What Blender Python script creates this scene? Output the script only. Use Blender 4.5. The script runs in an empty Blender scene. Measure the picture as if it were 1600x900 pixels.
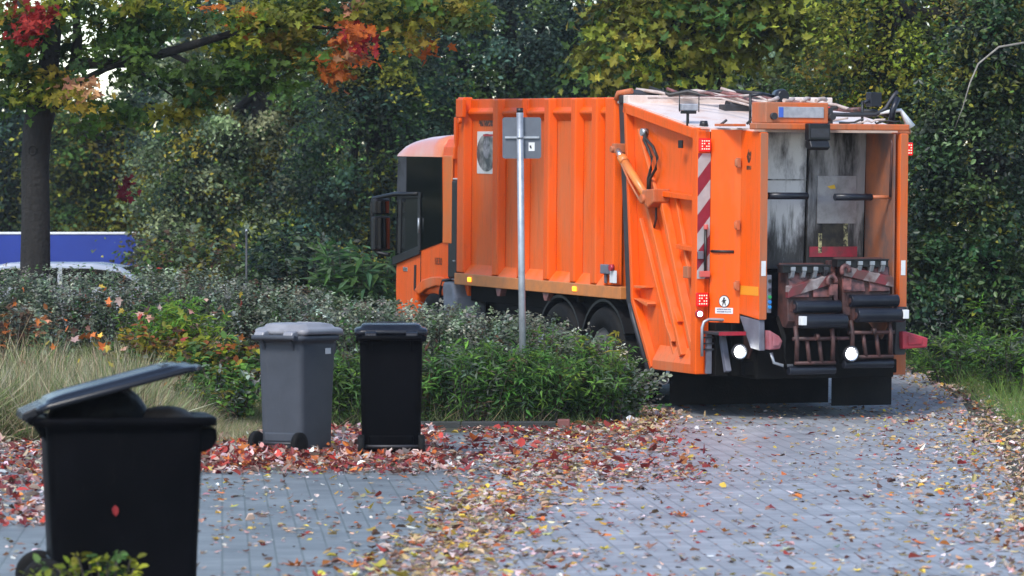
import bpy, math, random
import numpy as np
from mathutils import Vector, Matrix
R = math.radians
random.seed(7)
rng = np.random.default_rng(11)
scene = bpy.context.scene
COL = scene.collection

# ------------------------------------------------------------------ camera, sky, sun, exposure
cam_d = bpy.data.cameras.new("camera"); cam = bpy.data.objects.new("camera", cam_d); COL.objects.link(cam)
cam_d.sensor_width = 36; cam_d.lens = 145.8; cam_d.clip_start = 0.1; cam_d.clip_end = 3000
cam.location = (0, 0, 2.0); cam.rotation_euler = (R(90 - 0.9196), 0, 0)
scene.camera = cam
cam_d.dof.use_dof = True; cam_d.dof.focus_distance = 42.0; cam_d.dof.aperture_fstop = 5.0
world = bpy.data.worlds.new("World"); scene.world = world; world.use_nodes = True
wn = world.node_tree.nodes; wl = world.node_tree.links; wn.clear()
sky = wn.new("ShaderNodeTexSky"); sky.sky_type = 'NISHITA'; sky.sun_disc = False
SUN_EL, SUN_AZ = 48, 205          # azimuth clockwise from +Y
sky.sun_elevation = R(SUN_EL); sky.sun_rotation = R(SUN_AZ)
sky.air_density = 1.0; sky.dust_density = 0.6; sky.ozone_density = 1.0
bg = wn.new("ShaderNodeBackground"); bg.inputs[1].default_value = 0.12
wo = wn.new("ShaderNodeOutputWorld")
wl.new(sky.outputs[0], bg.inputs[0]); wl.new(bg.outputs[0], wo.inputs[0])
sun_d = bpy.data.lights.new("sun", 'SUN'); sun = bpy.data.objects.new("sun", sun_d); COL.objects.link(sun)
sun_d.energy = 1.5; sun_d.angle = R(14); sun_d.color = (1, 0.96, 0.9)
az, el = R(SUN_AZ), R(SUN_EL)
to_sun = Vector((math.sin(az) * math.cos(el), math.cos(az) * math.cos(el), math.sin(el)))
sun.rotation_euler = to_sun.to_track_quat('Z', 'Y').to_euler()
vs = scene.view_settings
vs.view_transform = 'Standard'; vs.look = 'None'; vs.exposure = 1.27; vs.gamma = 1.0; vs.use_curve_mapping = False

# ------------------------------------------------------------------ helpers: tagging and meshes
def tag(o, label=None, cat=None, group=None, kind=None):
    if label: o['label'] = label
    if cat: o['category'] = cat
    if group: o['group'] = group
    if kind: o['kind'] = kind
    return o

def empty(name, loc, rot=(0, 0, 0)):
    o = bpy.data.objects.new(name, None); COL.objects.link(o)
    o.location = loc; o.rotation_euler = rot; o.empty_display_size = 0.2
    return o

class MB:
    """collects simple solids into one mesh"""
    def __init__(self): self.v = []; self.f = []; self.s = []
    def add(self, vs_, fs, smooth=False):
        b = len(self.v); self.v += [tuple(p) for p in vs_]
        for f in fs: self.f.append(tuple(i + b for i in f)); self.s.append(smooth)
        return self
    def box(self, a, b):
        (x0, y0, z0), (x1, y1, z1) = [tuple(map(min, zip(a, b))), tuple(map(max, zip(a, b)))]
        return self.add([(x0,y0,z0),(x1,y0,z0),(x1,y1,z0),(x0,y1,z0),(x0,y0,z1),(x1,y0,z1),(x1,y1,z1),(x0,y1,z1)],
            [(0,3,2,1),(4,5,6,7),(0,1,5,4),(1,2,6,5),(2,3,7,6),(3,0,4,7)])
    def prism(self, poly, axis, a, b):
        def put(p, t):
            if axis == 'y': return (p[0], t, p[1])
            if axis == 'x': return (t, p[0], p[1])
            return (p[0], p[1], t)
        n = len(poly); vs_ = [put(p, a) for p in poly] + [put(p, b) for p in poly]
        fs = [tuple(range(n)), tuple(range(2 * n - 1, n - 1, -1))]
        for i in range(n): j = (i + 1) % n; fs.append((i, n + i, n + j, j))
        return self.add(vs_, fs)
    def bar(self, p0, p1, w, axis, a, b):
        """flat bar of width w along a segment in the plane across axis"""
        d = Vector((p1[0] - p0[0], p1[1] - p0[1])).normalized(); n = Vector((-d.y, d.x)) * w / 2
        P0, P1 = Vector(p0), Vector(p1)
        return self.prism([tuple(P0 - n), tuple(P1 - n), tuple(P1 + n), tuple(P0 + n)], axis, a, b)
    def tube(self, path, r, n=10, caps=True, smooth=True):
        path = [Vector(p) for p in path]; m = len(path)
        rs = r if isinstance(r, (list, tuple)) else [r] * m
        b = len(self.v); ref = None; vs_ = []
        for i, p in enumerate(path):
            t = (path[min(i + 1, m - 1)] - path[max(i - 1, 0)])
            if t.length < 1e-9: t = Vector((0, 0, 1))
            t.normalize()
            if ref is None or abs(ref.dot(t)) > 0.97:
                ref = Vector((0, 0, 1)) if abs(t.z) < 0.9 else Vector((1, 0, 0))
            u = ref.cross(t).normalized(); w = t.cross(u)
            for k in range(n):
                a = 2 * math.pi * k / n
                vs_.append(p + (u * math.cos(a) + w * math.sin(a)) * rs[i])
        fs = []
        for i in range(m - 1):
            for k in range(n):
                l = (k + 1) % n
                fs.append((i * n + k, i * n + l, (i + 1) * n + l, (i + 1) * n + k))
        self.add(vs_, fs, smooth)
        if caps:
            self.f.append(tuple(b + k for k in range(n - 1, -1, -1))); self.s.append(False)
            self.f.append(tuple(b + (m - 1) * n + k for k in range(n))); self.s.append(False)
        return self
    def cyl(self, p0, p1, r0, r1=None, n=16): return self.tube([p0, p1], [r0, r0 if r1 is None else r1], n)
    def rings(self, rings, closed_bottom=True, closed_top=True, smooth=True):
        n = len(rings[0]); vs_ = [p for r_ in rings for p in r_]; fs = []
        b = len(self.v)
        for i in range(len(rings) - 1):
            for k in range(n):
                l = (k + 1) % n
                fs.append((i * n + k, i * n + l, (i + 1) * n + l, (i + 1) * n + k))
        self.add(vs_, fs, smooth)
        if closed_bottom: self.f.append(tuple(b + k for k in range(n - 1, -1, -1))); self.s.append(False)
        if closed_top: self.f.append(tuple(b + (len(rings) - 1) * n + k for k in range(n))); self.s.append(False)
        return self
    def lathe_y(self, prof, c, n=32):
        """profile of (r, y) turned about the y axis through c"""
        rr = []
        for r_, y in prof:
            rr.append([(c[0] + r_ * math.cos(2 * math.pi * k / n), c[1] + y, c[2] + r_ * math.sin(2 * math.pi * k / n)) for k in range(n)])
        return self.rings(rr)
    def build(self, name, material, parent=None, bevel=0, seg=2, loc=None):
        me = bpy.data.meshes.new(name); me.from_pydata(self.v, [], self.f)
        me.polygons.foreach_set('use_smooth', self.s); me.materials.append(material)
        import bmesh
        bm = bmesh.new(); bm.from_mesh(me); bmesh.ops.recalc_face_normals(bm, faces=bm.faces); bm.to_mesh(me); bm.free()
        o = bpy.data.objects.new(name, me); COL.objects.link(o)
        if parent: o.parent = parent
        if loc: o.location = loc
        if bevel:
            m = o.modifiers.new("bevel", 'BEVEL'); m.width = bevel; m.segments = seg; m.limit_method = 'ANGLE'; m.angle_limit = R(35)
        return o

def rrect(x0, x1, hy, r, z, n=5):
    pts = []
    for cx, cy, a0 in ((x1 - r, hy - r, 0), (x0 + r, hy - r, 90), (x0 + r, -hy + r, 180), (x1 - r, -hy + r, 270)):
        for k in range(n):
            a = R(a0 + 90 * k / (n - 1)); pts.append((cx + r * math.cos(a), cy + r * math.sin(a), z))
    return pts

# ------------------------------------------------------------------ materials
def mk(name, c1, c2=None, scale=4, rough=0.5, metal=0.0, bump=0.0, bscale=60, mixpos=(0.4, 0.7), stretch=(1, 1, 1), emit=None, estr=0, coat=0, detail=6, rvar=0.0, spec=None):
    m = bpy.data.materials.new(name); m.use_nodes = True
    nt = m.node_tree; N = nt.nodes; L = nt.links; b = N['Principled BSDF']
    b.inputs['Base Color'].default_value = (*c1, 1); b.inputs['Roughness'].default_value = rough; b.inputs['Metallic'].default_value = metal
    if coat: b.inputs['Coat Weight'].default_value = coat; b.inputs['Coat Roughness'].default_value = 0.15
    if spec is not None: b.inputs['Specular IOR Level'].default_value = spec
    if emit: b.inputs['Emission Color'].default_value = (*emit, 1); b.inputs['Emission Strength'].default_value = estr
    tc = N.new('ShaderNodeTexCoord')
    if c2 is not None:
        mp = N.new('ShaderNodeMapping'); mp.inputs['Scale'].default_value = stretch; L.new(tc.outputs['Object'], mp.inputs[0])
        nz = N.new('ShaderNodeTexNoise'); nz.inputs['Scale'].default_value = scale; nz.inputs['Detail'].default_value = detail; nz.inputs['Roughness'].default_value = 0.65
        L.new(mp.outputs[0], nz.inputs['Vector'])
        rp = N.new('ShaderNodeMapRange'); rp.inputs[1].default_value = mixpos[0]; rp.inputs[2].default_value = mixpos[1]; rp.clamp = True
        L.new(nz.outputs[0], rp.inputs[0])
        mx = N.new('ShaderNodeMix'); mx.data_type = 'RGBA'; mx.inputs[6].default_value = (*c1, 1); mx.inputs[7].default_value = (*c2, 1)
        L.new(rp.outputs[0], mx.inputs[0]); L.new(mx.outputs[2], b.inputs['Base Color'])
        if rvar:
            rr = N.new('ShaderNodeMapRange'); rr.inputs[3].default_value = rough; rr.inputs[4].default_value = min(1, rough + rvar); L.new(rp.outputs[0], rr.inputs[0]); L.new(rr.outputs[0], b.inputs['Roughness'])
    if bump:
        nb = N.new('ShaderNodeTexNoise'); nb.inputs['Scale'].default_value = bscale; nb.inputs['Detail'].default_value = 4; L.new(tc.outputs['Object'], nb.inputs['Vector'])
        bp = N.new('ShaderNodeBump'); bp.inputs['Strength'].default_value = bump; bp.inputs['Distance'].default_value = 0.02
        L.new(nb.outputs[0], bp.inputs['Height']); L.new(bp.outputs[0], b.inputs['Normal'])
    return m

def orange_paint(name, clean, dusty, amount):
    """vehicle paint with vertical grime runs and road dust"""
    m = mk(name, clean, dusty, scale=2.2, rough=0.40, mixpos=amount, stretch=(1.2, 1.2, 0.35), rvar=0.3, bump=0.04, bscale=6, coat=0.06, spec=0.3)
    nt = m.node_tree; N = nt.nodes; L = nt.links; b = N['Principled BSDF']
    src = b.inputs['Base Color'].links[0].from_socket
    tc = N.new('ShaderNodeTexCoord'); mp = N.new('ShaderNodeMapping'); mp.inputs['Scale'].default_value = (9, 9, 0.7); L.new(tc.outputs['Object'], mp.inputs[0])
    nz = N.new('ShaderNodeTexNoise'); nz.inputs['Scale'].default_value = 2.5; nz.inputs['Detail'].default_value = 8; nz.inputs['Roughness'].default_value = 0.7; L.new(mp.outputs[0], nz.inputs['Vector'])
    rp = N.new('ShaderNodeMapRange'); rp.inputs[1].default_value = 0.53; rp.inputs[2].default_value = 0.76; rp.inputs[4].default_value = 0.48; L.new(nz.outputs[0], rp.inputs[0])
    mx = N.new('ShaderNodeMix'); mx.data_type = 'RGBA'; mx.inputs[7].default_value = (0.20, 0.065, 0.025, 1); L.new(src, mx.inputs[6]); L.new(rp.outputs[0], mx.inputs[0]); L.new(mx.outputs[2], b.inputs['Base Color'])
    return m

M = {}
M['orange'] = orange_paint('orange_paint', (0.82, 0.102, 0.002), (0.62, 0.14, 0.032), (0.46, 0.82))
M['orange_dusty'] = orange_paint('dusty_orange_paint', (0.80, 0.118, 0.006), (0.58, 0.19, 0.08), (0.38, 0.72))
M['orange_worn'] = orange_paint('worn_orange_paint', (0.60, 0.12, 0.025), (0.34, 0.15, 0.085), (0.35, 0.65))
M['rail'] = mk('ochre_rail_paint', (0.58, 0.20, 0.05), (0.40, 0.16, 0.06), rough=0.45, scale=5)
M['roof_pale'] = mk('dusty_roof_with_sky_sheen', (0.74, 0.62, 0.56), (0.60, 0.36, 0.26), scale=3, rough=0.35, mixpos=(0.5, 0.75))  # pale base colour holds dust and the sky's reflection
M['cab_roof'] = mk('glossy_cab_roof', (0.80, 0.20, 0.06), (0.75, 0.28, 0.14), rough=0.3, coat=1.0)
M['black'] = mk('black_plastic', (0.005, 0.005, 0.006), (0.012, 0.012, 0.014), scale=3, rough=0.42, bump=0.08, bscale=200)
M['rubber'] = mk('black_rubber', (0.004, 0.004, 0.0045), (0.012, 0.011, 0.010), scale=6, spec=0.2, rough=0.75, bump=0.15, bscale=40)
M['roller'] = mk('blue_black_roller', (0.008, 0.010, 0.017), (0.018, 0.02, 0.028), scale=5, rough=0.34, spec=0.35)
M['under'] = mk('grimy_chassis', (0.003, 0.003, 0.003), (0.009, 0.007, 0.006), scale=5, rough=0.8, spec=0.15)
M['glass'] = mk('dark_cab_glass', (0.004, 0.006, 0.006), rough=0.06, spec=0.12)
M['glass2'] = mk('lower_door_glass', (0.018, 0.022, 0.022), rough=0.08, spec=0.2)
M['steel'] = mk('galvanised_steel', (0.42, 0.44, 0.47), (0.30, 0.32, 0.35), scale=12, rough=0.42, metal=0.6, bump=0.05, bscale=90)
M['sign'] = mk('grey_sign_back', (0.115, 0.13, 0.155), (0.095, 0.105, 0.125), scale=8, rough=0.55, metal=0.2)
M['white'] = mk('white_decal', (0.72, 0.72, 0.72), (0.6, 0.6, 0.6), rough=0.5)
M['red'] = mk('red_reflective', (0.42, 0.02, 0.04), (0.3, 0.015, 0.03), rough=0.35)
M['redlens'] = mk('red_lamp_lens', (0.5, 0.01, 0.01), rough=0.2, emit=(1, 0.01, 0.01), estr=0.22)
M['led'] = mk('lit_red_diodes', (1, 0.3, 0.25), rough=0.2, emit=(1, 0.25, 0.2), estr=1.6)
M['lamp'] = mk('lit_white_lamp', (1, 1, 1), rough=0.2, emit=(1, 0.99, 0.93), estr=14)
M['lamp_soft'] = mk('lit_white_small_lamp', (1, 1, 1), rough=0.2, emit=(1, 0.95, 1.0), estr=3)
M['amber'] = mk('amber_lens', (0.9, 0.35, 0.02), rough=0.2, emit=(1, 0.4, 0.02), estr=1.2)
M['greypaint'] = mk('blue_grey_paint', (0.15, 0.155, 0.19), (0.10, 0.10, 0.125), rough=0.55, scale=6, spec=0.3)
M['darkgrey'] = mk('dark_grey_metal', (0.035, 0.035, 0.042), (0.018, 0.016, 0.016), rough=0.5, scale=8)
M['rust'] = mk('rusty_lifter_steel', (0.085, 0.032, 0.027), (0.02, 0.013, 0.013), rough=0.6, scale=9, bump=0.2, bscale=50)
M['pinkred'] = mk('worn_red_lifter_paint', (0.27, 0.10, 0.09), (0.05, 0.025, 0.025), rough=0.5, scale=9, mixpos=(0.36, 0.62))
M['stained'] = mk('stained_packer_steel', (0.58, 0.57, 0.58), (0.045, 0.040, 0.038), scale=1.9, rough=0.34, metal=0.25, mixpos=(0.44, 0.60), stretch=(1, 1.4, 0.55), detail=9, rvar=0.3, bump=0.12, bscale=14)
M['stained_dark'] = mk('dark_stained_packer_steel', (0.32, 0.31, 0.31), (0.022, 0.020, 0.019), scale=2.6, rough=0.42, metal=0.25, mixpos=(0.4, 0.6), stretch=(1, 1.8, 0.4), detail=9, rvar=0.3, bump=0.12, bscale=14)
M['plate'] = mk('grey_number_plate', (0.38, 0.39, 0.42), (0.24, 0.25, 0.28), scale=14, rough=0.45)
M['plateblue'] = mk('blue_plate_band', (0.05, 0.12, 0.5), rough=0.4)
M['hose'] = mk('black_hose', (0.02, 0.018, 0.017), rough=0.5)
M['cable'] = mk('pale_cable', (0.5, 0.42, 0.38), (0.3, 0.2, 0.17), rough=0.5, scale=12)
M['chrome'] = mk('bright_steel', (0.62, 0.62, 0.65), rough=0.22, metal=0.9)
M['rim'] = mk('dusty_wheel_rim', (0.16, 0.15, 0.15), (0.08, 0.07, 0.065), rough=0.5, metal=0.4, scale=8)
M['mudguard'] = mk('grey_mudguard', (0.20, 0.21, 0.25), (0.11, 0.11, 0.12), rough=0.5, scale=4)

def grime_up(m, z0, z1, col):
    nt = m.node_tree; N = nt.nodes; L = nt.links; b = N['Principled BSDF']; src = b.inputs['Base Color'].links[0].from_socket
    tc = N.new('ShaderNodeTexCoord'); sp = N.new('ShaderNodeSeparateXYZ'); L.new(tc.outputs['Object'], sp.inputs[0])
    mp = N.new('ShaderNodeMapping'); mp.inputs['Scale'].default_value = (1, 5, 0.8); L.new(tc.outputs['Object'], mp.inputs[0])
    nz = N.new('ShaderNodeTexNoise'); nz.inputs['Scale'].default_value = 3.2; nz.inputs['Detail'].default_value = 10; nz.inputs['Roughness'].default_value = 0.7; L.new(mp.outputs[0], nz.inputs[0])
    rz = N.new('ShaderNodeMapRange'); rz.inputs[1].default_value = z1; rz.inputs[2].default_value = z0; rz.inputs[3].default_value = -0.35; rz.inputs[4].default_value = 0.25; L.new(sp.outputs['Z'], rz.inputs[0])
    ad = N.new('ShaderNodeMath'); ad.operation = 'ADD'; L.new(nz.outputs[0], ad.inputs[0]); L.new(rz.outputs[0], ad.inputs[1])
    rp = N.new('ShaderNodeMapRange'); rp.inputs[1].default_value = 0.42; rp.inputs[2].default_value = 0.66; rp.inputs[4].default_value = 0.92; L.new(ad.outputs[0], rp.inputs[0])
    mx = N.new('ShaderNodeMix'); mx.data_type = 'RGBA'; mx.inputs[7].default_value = (*col, 1); L.new(src, mx.inputs[6]); L.new(rp.outputs[0], mx.inputs[0]); L.new(mx.outputs[2], b.inputs['Base Color'])
grime_up(M['stained'], 1.5, 2.6, (0.030, 0.026, 0.024)); grime_up(M['stained_dark'], 1.5, 2.7, (0.022, 0.019, 0.017))

def stripes_mat():
    m = bpy.data.materials.new('red_white_chevron'); m.use_nodes = True
    nt = m.node_tree; N = nt.nodes; L = nt.links; b = N['Principled BSDF']; b.inputs['Roughness'].default_value = 0.4
    tc = N.new('ShaderNodeTexCoord'); sp = N.new('ShaderNodeSeparateXYZ'); L.new(tc.outputs['Object'], sp.inputs[0])
    ad = N.new('ShaderNodeMath'); ad.operation = 'MULTIPLY_ADD'; ad.inputs[1].default_value = 1.25; L.new(sp.outputs['Y'], ad.inputs[0]); L.new(sp.outputs['Z'], ad.inputs[2])
    dv = N.new('ShaderNodeMath'); dv.operation = 'DIVIDE'; dv.inputs[1].default_value = 0.375; L.new(ad.outputs[0], dv.inputs[0])
    fr = N.new('ShaderNodeMath'); fr.operation = 'FRACT'; L.new(dv.outputs[0], fr.inputs[0])
    gt = N.new('ShaderNodeMath'); gt.operation = 'GREATER_THAN'; gt.inputs[1].default_value = 0.5; L.new(fr.outputs[0], gt.inputs[0])
    nz = N.new('ShaderNodeTexNoise'); nz.inputs['Scale'].default_value = 9; nz.inputs['Detail'].default_value = 6; L.new(tc.outputs['Object'], nz.inputs[0])
    mx = N.new('ShaderNodeMix'); mx.data_type = 'RGBA'; mx.inputs[6].default_value = (0.32, 0.02, 0.045, 1); mx.inputs[7].default_value = (0.55, 0.52, 0.52, 1); L.new(gt.outputs[0], mx.inputs[0])
    m2 = N.new('ShaderNodeMix'); m2.data_type = 'RGBA'; m2.blend_type = 'MULTIPLY'; m2.inputs[0].default_value = 0.5; L.new(mx.outputs[2], m2.inputs[6]); L.new(nz.outputs[0], m2.inputs[7])
    L.new(m2.outputs[2], b.inputs['Base Color'])
    return m
M['chevron'] = stripes_mat()
M['chevron_dirty'] = stripes_mat(); M['chevron_dirty'].name = 'grimy_red_white_chevron'
_nt = M['chevron_dirty'].node_tree; _b = _nt.nodes['Principled BSDF']; _src = _b.inputs['Base Color'].links[0].from_socket
_mx = _nt.nodes.new('ShaderNodeMix'); _mx.data_type = 'RGBA'; _mx.inputs[7].default_value = (0.10, 0.045, 0.04, 1)
_nz = _nt.nodes.new('ShaderNodeTexNoise'); _nz.inputs['Scale'].default_value = 7; _nz.inputs['Detail'].default_value = 8
_tc = _nt.nodes.new('ShaderNodeTexCoord'); _nt.links.new(_tc.outputs['Object'], _nz.inputs[0])
_rp = _nt.nodes.new('ShaderNodeMapRange'); _rp.inputs[1].default_value = 0.3; _rp.inputs[2].default_value = 0.62; _rp.inputs[3].default_value = 0.25; _nt.links.new(_nz.outputs[0], _rp.inputs[0])
_nt.links.new(_src, _mx.inputs[6]); _nt.links.new(_rp.outputs[0], _mx.inputs[0]); _nt.links.new(_mx.outputs[2], _b.inputs['Base Color'])

def leaf_mat(name, trans=0.35, rough=0.5, spec=0.4):
    m = bpy.data.materials.new(name); m.use_nodes = True
    nt = m.node_tree; N = nt.nodes; L = nt.links; b = N['Principled BSDF']; out = N['Material Output']
    at = N.new('ShaderNodeAttribute'); at.attribute_name = 'Col'
    L.new(at.outputs['Color'], b.inputs['Base Color']); b.inputs['Roughness'].default_value = rough; b.inputs['Specular IOR Level'].default_value = spec
    tr = N.new('ShaderNodeBsdfTranslucent'); L.new(at.outputs['Color'], tr.inputs[0])
    ms = N.new('ShaderNodeMixShader'); ms.inputs[0].default_value = trans
    L.new(b.outputs[0], ms.inputs[1]); L.new(tr.outputs[0], ms.inputs[2]); L.new(ms.outputs[0], out.inputs[0])
    return m
M['leaf'] = leaf_mat('foliage_leaf', 0.42, 0.6, 0.22)
M['leaf_glossy'] = leaf_mat('glossy_foliage_leaf', 0.3, 0.42, 0.4)
M['leaf_dry'] = leaf_mat('fallen_leaf', 0.15, 0.6, 0.4)
M['straw'] = leaf_mat('grass_blade', 0.3, 0.6, 0.3)
M['bark'] = mk('tree_bark', (0.016, 0.0135, 0.012), (0.005, 0.0045, 0.004), scale=9, rough=0.9, bump=0.9, bscale=22, stretch=(2.2, 2.2, 0.35))
M['twig'] = mk('twig_bark', (0.07, 0.055, 0.045), (0.03, 0.024, 0.02), scale=14, rough=0.8)
M['soil'] = mk('soil_and_litter', (0.05, 0.042, 0.03), (0.035, 0.05, 0.02), scale=3, rough=0.95, bump=0.6, bscale=18)

def paver_mat(name, c1, c2, mortar, bw, bh, rot, bump=0.35):
    m = bpy.data.materials.new(name); m.use_nodes = True
    nt = m.node_tree; N = nt.nodes; L = nt.links; b = N['Principled BSDF']; b.inputs['Roughness'].default_value = 0.5
    tc = N.new('ShaderNodeTexCoord'); mp = N.new('ShaderNodeMapping'); mp.inputs['Rotation'].default_value = (0, 0, rot); L.new(tc.outputs['Object'], mp.inputs[0])
    br = N.new('ShaderNodeTexBrick'); br.inputs['Color1'].default_value = (*c1, 1); br.inputs['Color2'].default_value = (*c2, 1); br.inputs['Mortar'].default_value = (*mortar, 1)
    br.inputs['Scale'].default_value = 1; br.inputs['Brick Width'].default_value = bw; br.inputs['Row Height'].default_value = bh; br.inputs['Mortar Size'].default_value = 0.008; br.inputs['Mortar Smooth'].default_value = 0.3
    L.new(mp.outputs[0], br.inputs['Vector'])
    nz = N.new('ShaderNodeTexNoise'); nz.inputs['Scale'].default_value = 1.1; nz.inputs['Detail'].default_value = 9; nz.inputs['Roughness'].default_value = 0.7; L.new(tc.outputs['Object'], nz.inputs[0])
    rp = N.new('ShaderNodeMapRange'); rp.inputs[1].default_value = 0.3; rp.inputs[2].default_value = 0.7; rp.inputs[3].default_value = 0.62; rp.inputs[4].default_value = 1.22; rp.clamp = False; L.new(nz.outputs[0], rp.inputs[0])
    mx = N.new('ShaderNodeMix'); mx.data_type = 'RGBA'; mx.blend_type = 'MULTIPLY'; mx.inputs[0].default_value = 1; L.new(br.outputs[0], mx.inputs[6]); L.new(rp.outputs[0], mx.inputs[7])
    L.new(mx.outputs[2], b.inputs['Base Color'])
    n2 = N.new('ShaderNodeTexNoise'); n2.inputs['Scale'].default_value = 45; n2.inputs['Detail'].default_value = 4; L.new(tc.outputs['Object'], n2.inputs[0])
    hs = N.new('ShaderNodeMath'); hs.operation = 'MULTIPLY_ADD'; hs.inputs[1].default_value = 0.35; L.new(n2.outputs[0], hs.inputs[0])
    iv = N.new('ShaderNodeMath'); iv.operation = 'SUBTRACT'; iv.inputs[0].default_value = 1; L.new(br.outputs['Fac'], iv.inputs[1]); L.new(iv.outputs[0], hs.inputs[2])
    bp = N.new('ShaderNodeBump'); bp.inputs['Strength'].default_value = bump; bp.inputs['Distance'].default_value = 0.012; L.new(hs.outputs[0], bp.inputs['Height']); L.new(bp.outputs[0], b.inputs['Normal'])
    return m
M['road'] = paver_mat('road_block_paving', (0.245, 0.252, 0.264), (0.315, 0.322, 0.337), (0.165, 0.17, 0.178), 0.24, 0.16, R(86), 0.35)
M['drive'] = paver_mat('driveway_paving', (0.145, 0.158, 0.158), (0.19, 0.203, 0.203), (0.105, 0.118, 0.108), 0.24, 0.16, R(86), 0.25)

# ------------------------------------------------------------------ terrain, road, driveway
def gz(x, y): return 0.0238 * np.clip(np.asarray(y, float) - 42, 0, 7)
def gzf(x, y): return float(gz(x, y))

def sheet(name, xl, xr, ys, nx, dz, material, label, kind='structure'):
    V = []; F = []
    for y in ys:
        a, b = xl(y), xr(y)
        for i in range(nx + 1):
            x = a + (b - a) * i / nx; V.append((x, y, gzf(x, y) + dz))
    for j in range(len(ys) - 1):
        for i in range(nx):
            k = j * (nx + 1) + i; F.append((k, k + 1, k + nx + 2, k + nx + 1))
    me = bpy.data.meshes.new(name); me.from_pydata(V, [], F); me.materials.append(material)
    o = bpy.data.objects.new(name, me); COL.objects.link(o); tag(o, label, None, None, kind); return o
def lerp(tab):
    xs = [t[0] for t in tab]; vs_ = [t[1] for t in tab]
    return lambda y: float(np.interp(y, xs, vs_))
seam = lerp([(5, -1.77), (38, 0.29), (39.5, 1.1), (43, 1.5), (46, 1.4), (52, -0.8), (60, -5), (75, -14)])
redge = lerp([(5, 1.0), (18, 2.45), (27.3, 3.4), (35, 4.15), (44, 4.8), (50, 4.95), (55, 4.6), (62, 2.5), (75, -6)])
ys_g = [-30, 0, 10, 20, 30, 36, 40, 42, 44, 46, 48, 49, 50, 55, 60, 70, 80, 100, 150, 300, 900]
sheet('ground', lambda y: -400, lambda y: 400, ys_g, 40, 0, M['soil'], 'dark soil and grass around the paved road')
ys_r = [5, 12, 18, 23, 27, 31, 35, 38, 39.5, 41, 42, 43, 44, 45, 46, 47, 48, 49, 50, 52, 55, 58, 62, 68, 75]
sheet('road', seam, redge, ys_r, 6, 0.004, M['road'], 'blue grey block paved road strewn with leaves')
sheet('driveway', lambda y: -14, seam, [5, 12, 18, 23, 27, 31, 35, 38, 39.2], 6, 0.004, M['drive'], 'grey paved driveway left of the road')
ed = MB()
for k in range(34):
    y0 = 18 + k * 0.6
    if y0 > 37.6: break
    x0, x1 = seam(y0), seam(y0 + 0.58)
    ed.prism([(x0 - 0.10, y0), (x0, y0), (x1, y0 + 0.58), (x1 - 0.10, y0 + 0.58)], 'z', -0.05, 0.010 + 0.003 * random.random())
M['edging'] = mk('pale_edging_stone', (0.30, 0.30, 0.31), (0.2, 0.21, 0.2), rough=0.7, scale=6, bump=0.2)
tag(ed.build('kerb_edging', M['edging'], bevel=0.006), 'flush row of pale edging stones between driveway and road', None, None, 'structure')

kb = empty('kerb', (0, 40.15, 0)); tag(kb, 'low dark kerb along the shrub bed behind the black bin', 'kerb')
M['kerb'] = mk('dark_kerb_stone', (0.035, 0.035, 0.036), (0.022, 0.026, 0.02), rough=0.8, bump=0.3)
for i in range(3):
    MB().box((-0.95 + i * 0.46, -0.05, -0.1), (-0.95 + i * 0.46 + 0.455, 0.05, 0.065)).build('kerb_stone', M['kerb'], kb, 0.012)
tag(MB().box((0.44, -0.055, -0.1), (0.56, 0.06, 0.085)).build('end_stone', mk('brick_red_kerb_stone', (0.22, 0.07, 0.06), (0.12, 0.06, 0.05), rough=0.8), kb, 0.012), 'reddish end stone')

# ------------------------------------------------------------------ leaf cards
def diamond(w=0.3, fold=0.08): return np.array([(0, 0, 0), (0.5, w, fold), (1, 0, 0), (0.5, -w, fold)]), [(0, 2, 1), (0, 3, 2)]
def lance(): return np.array([(0, 0, 0), (0.35, 0.12, 0.05), (1, 0, -0.12), (0.35, -0.12, 0.05)]), [(0, 2, 1), (0, 3, 2)]
def maple():
    o = [(0.0, 0.03), (0.02, 0.30), (0.22, 0.22), (0.42, 0.52), (0.48, 0.22), (0.72, 0.16), (1.0, 0.0)]
    pts = [(x, y) for x, y in o] + [(x, -y) for x, y in o[-2::-1]]
    n = len(pts)
    v = [(0.3, 0, -0.05)] + [(x, y, 0.13 * (x - 0.3) ** 2 + 0.25 * y * y) for x, y in pts]
    return np.array(v), [(0, i + 1, i + 2) for i in range(n - 1)]
def oval():
    return np.array([(0, 0, 0), (0.3, 0.28, 0.06), (0.7, 0.24, 0.05), (1, 0, -0.05), (0.7, -0.24, 0.05), (0.3, -0.28, 0.06)]), [(0, 3, 2, 1), (0, 5, 4, 3)]
def blade(): return np.array([(0, 0.0065, 0), (0, -0.0065, 0), (0.5, -0.0055, 0.05), (0.5, 0.0055, 0.05), (1, 0, 0.26)]), [(0, 1, 2, 3), (3, 2, 4)]

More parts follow.
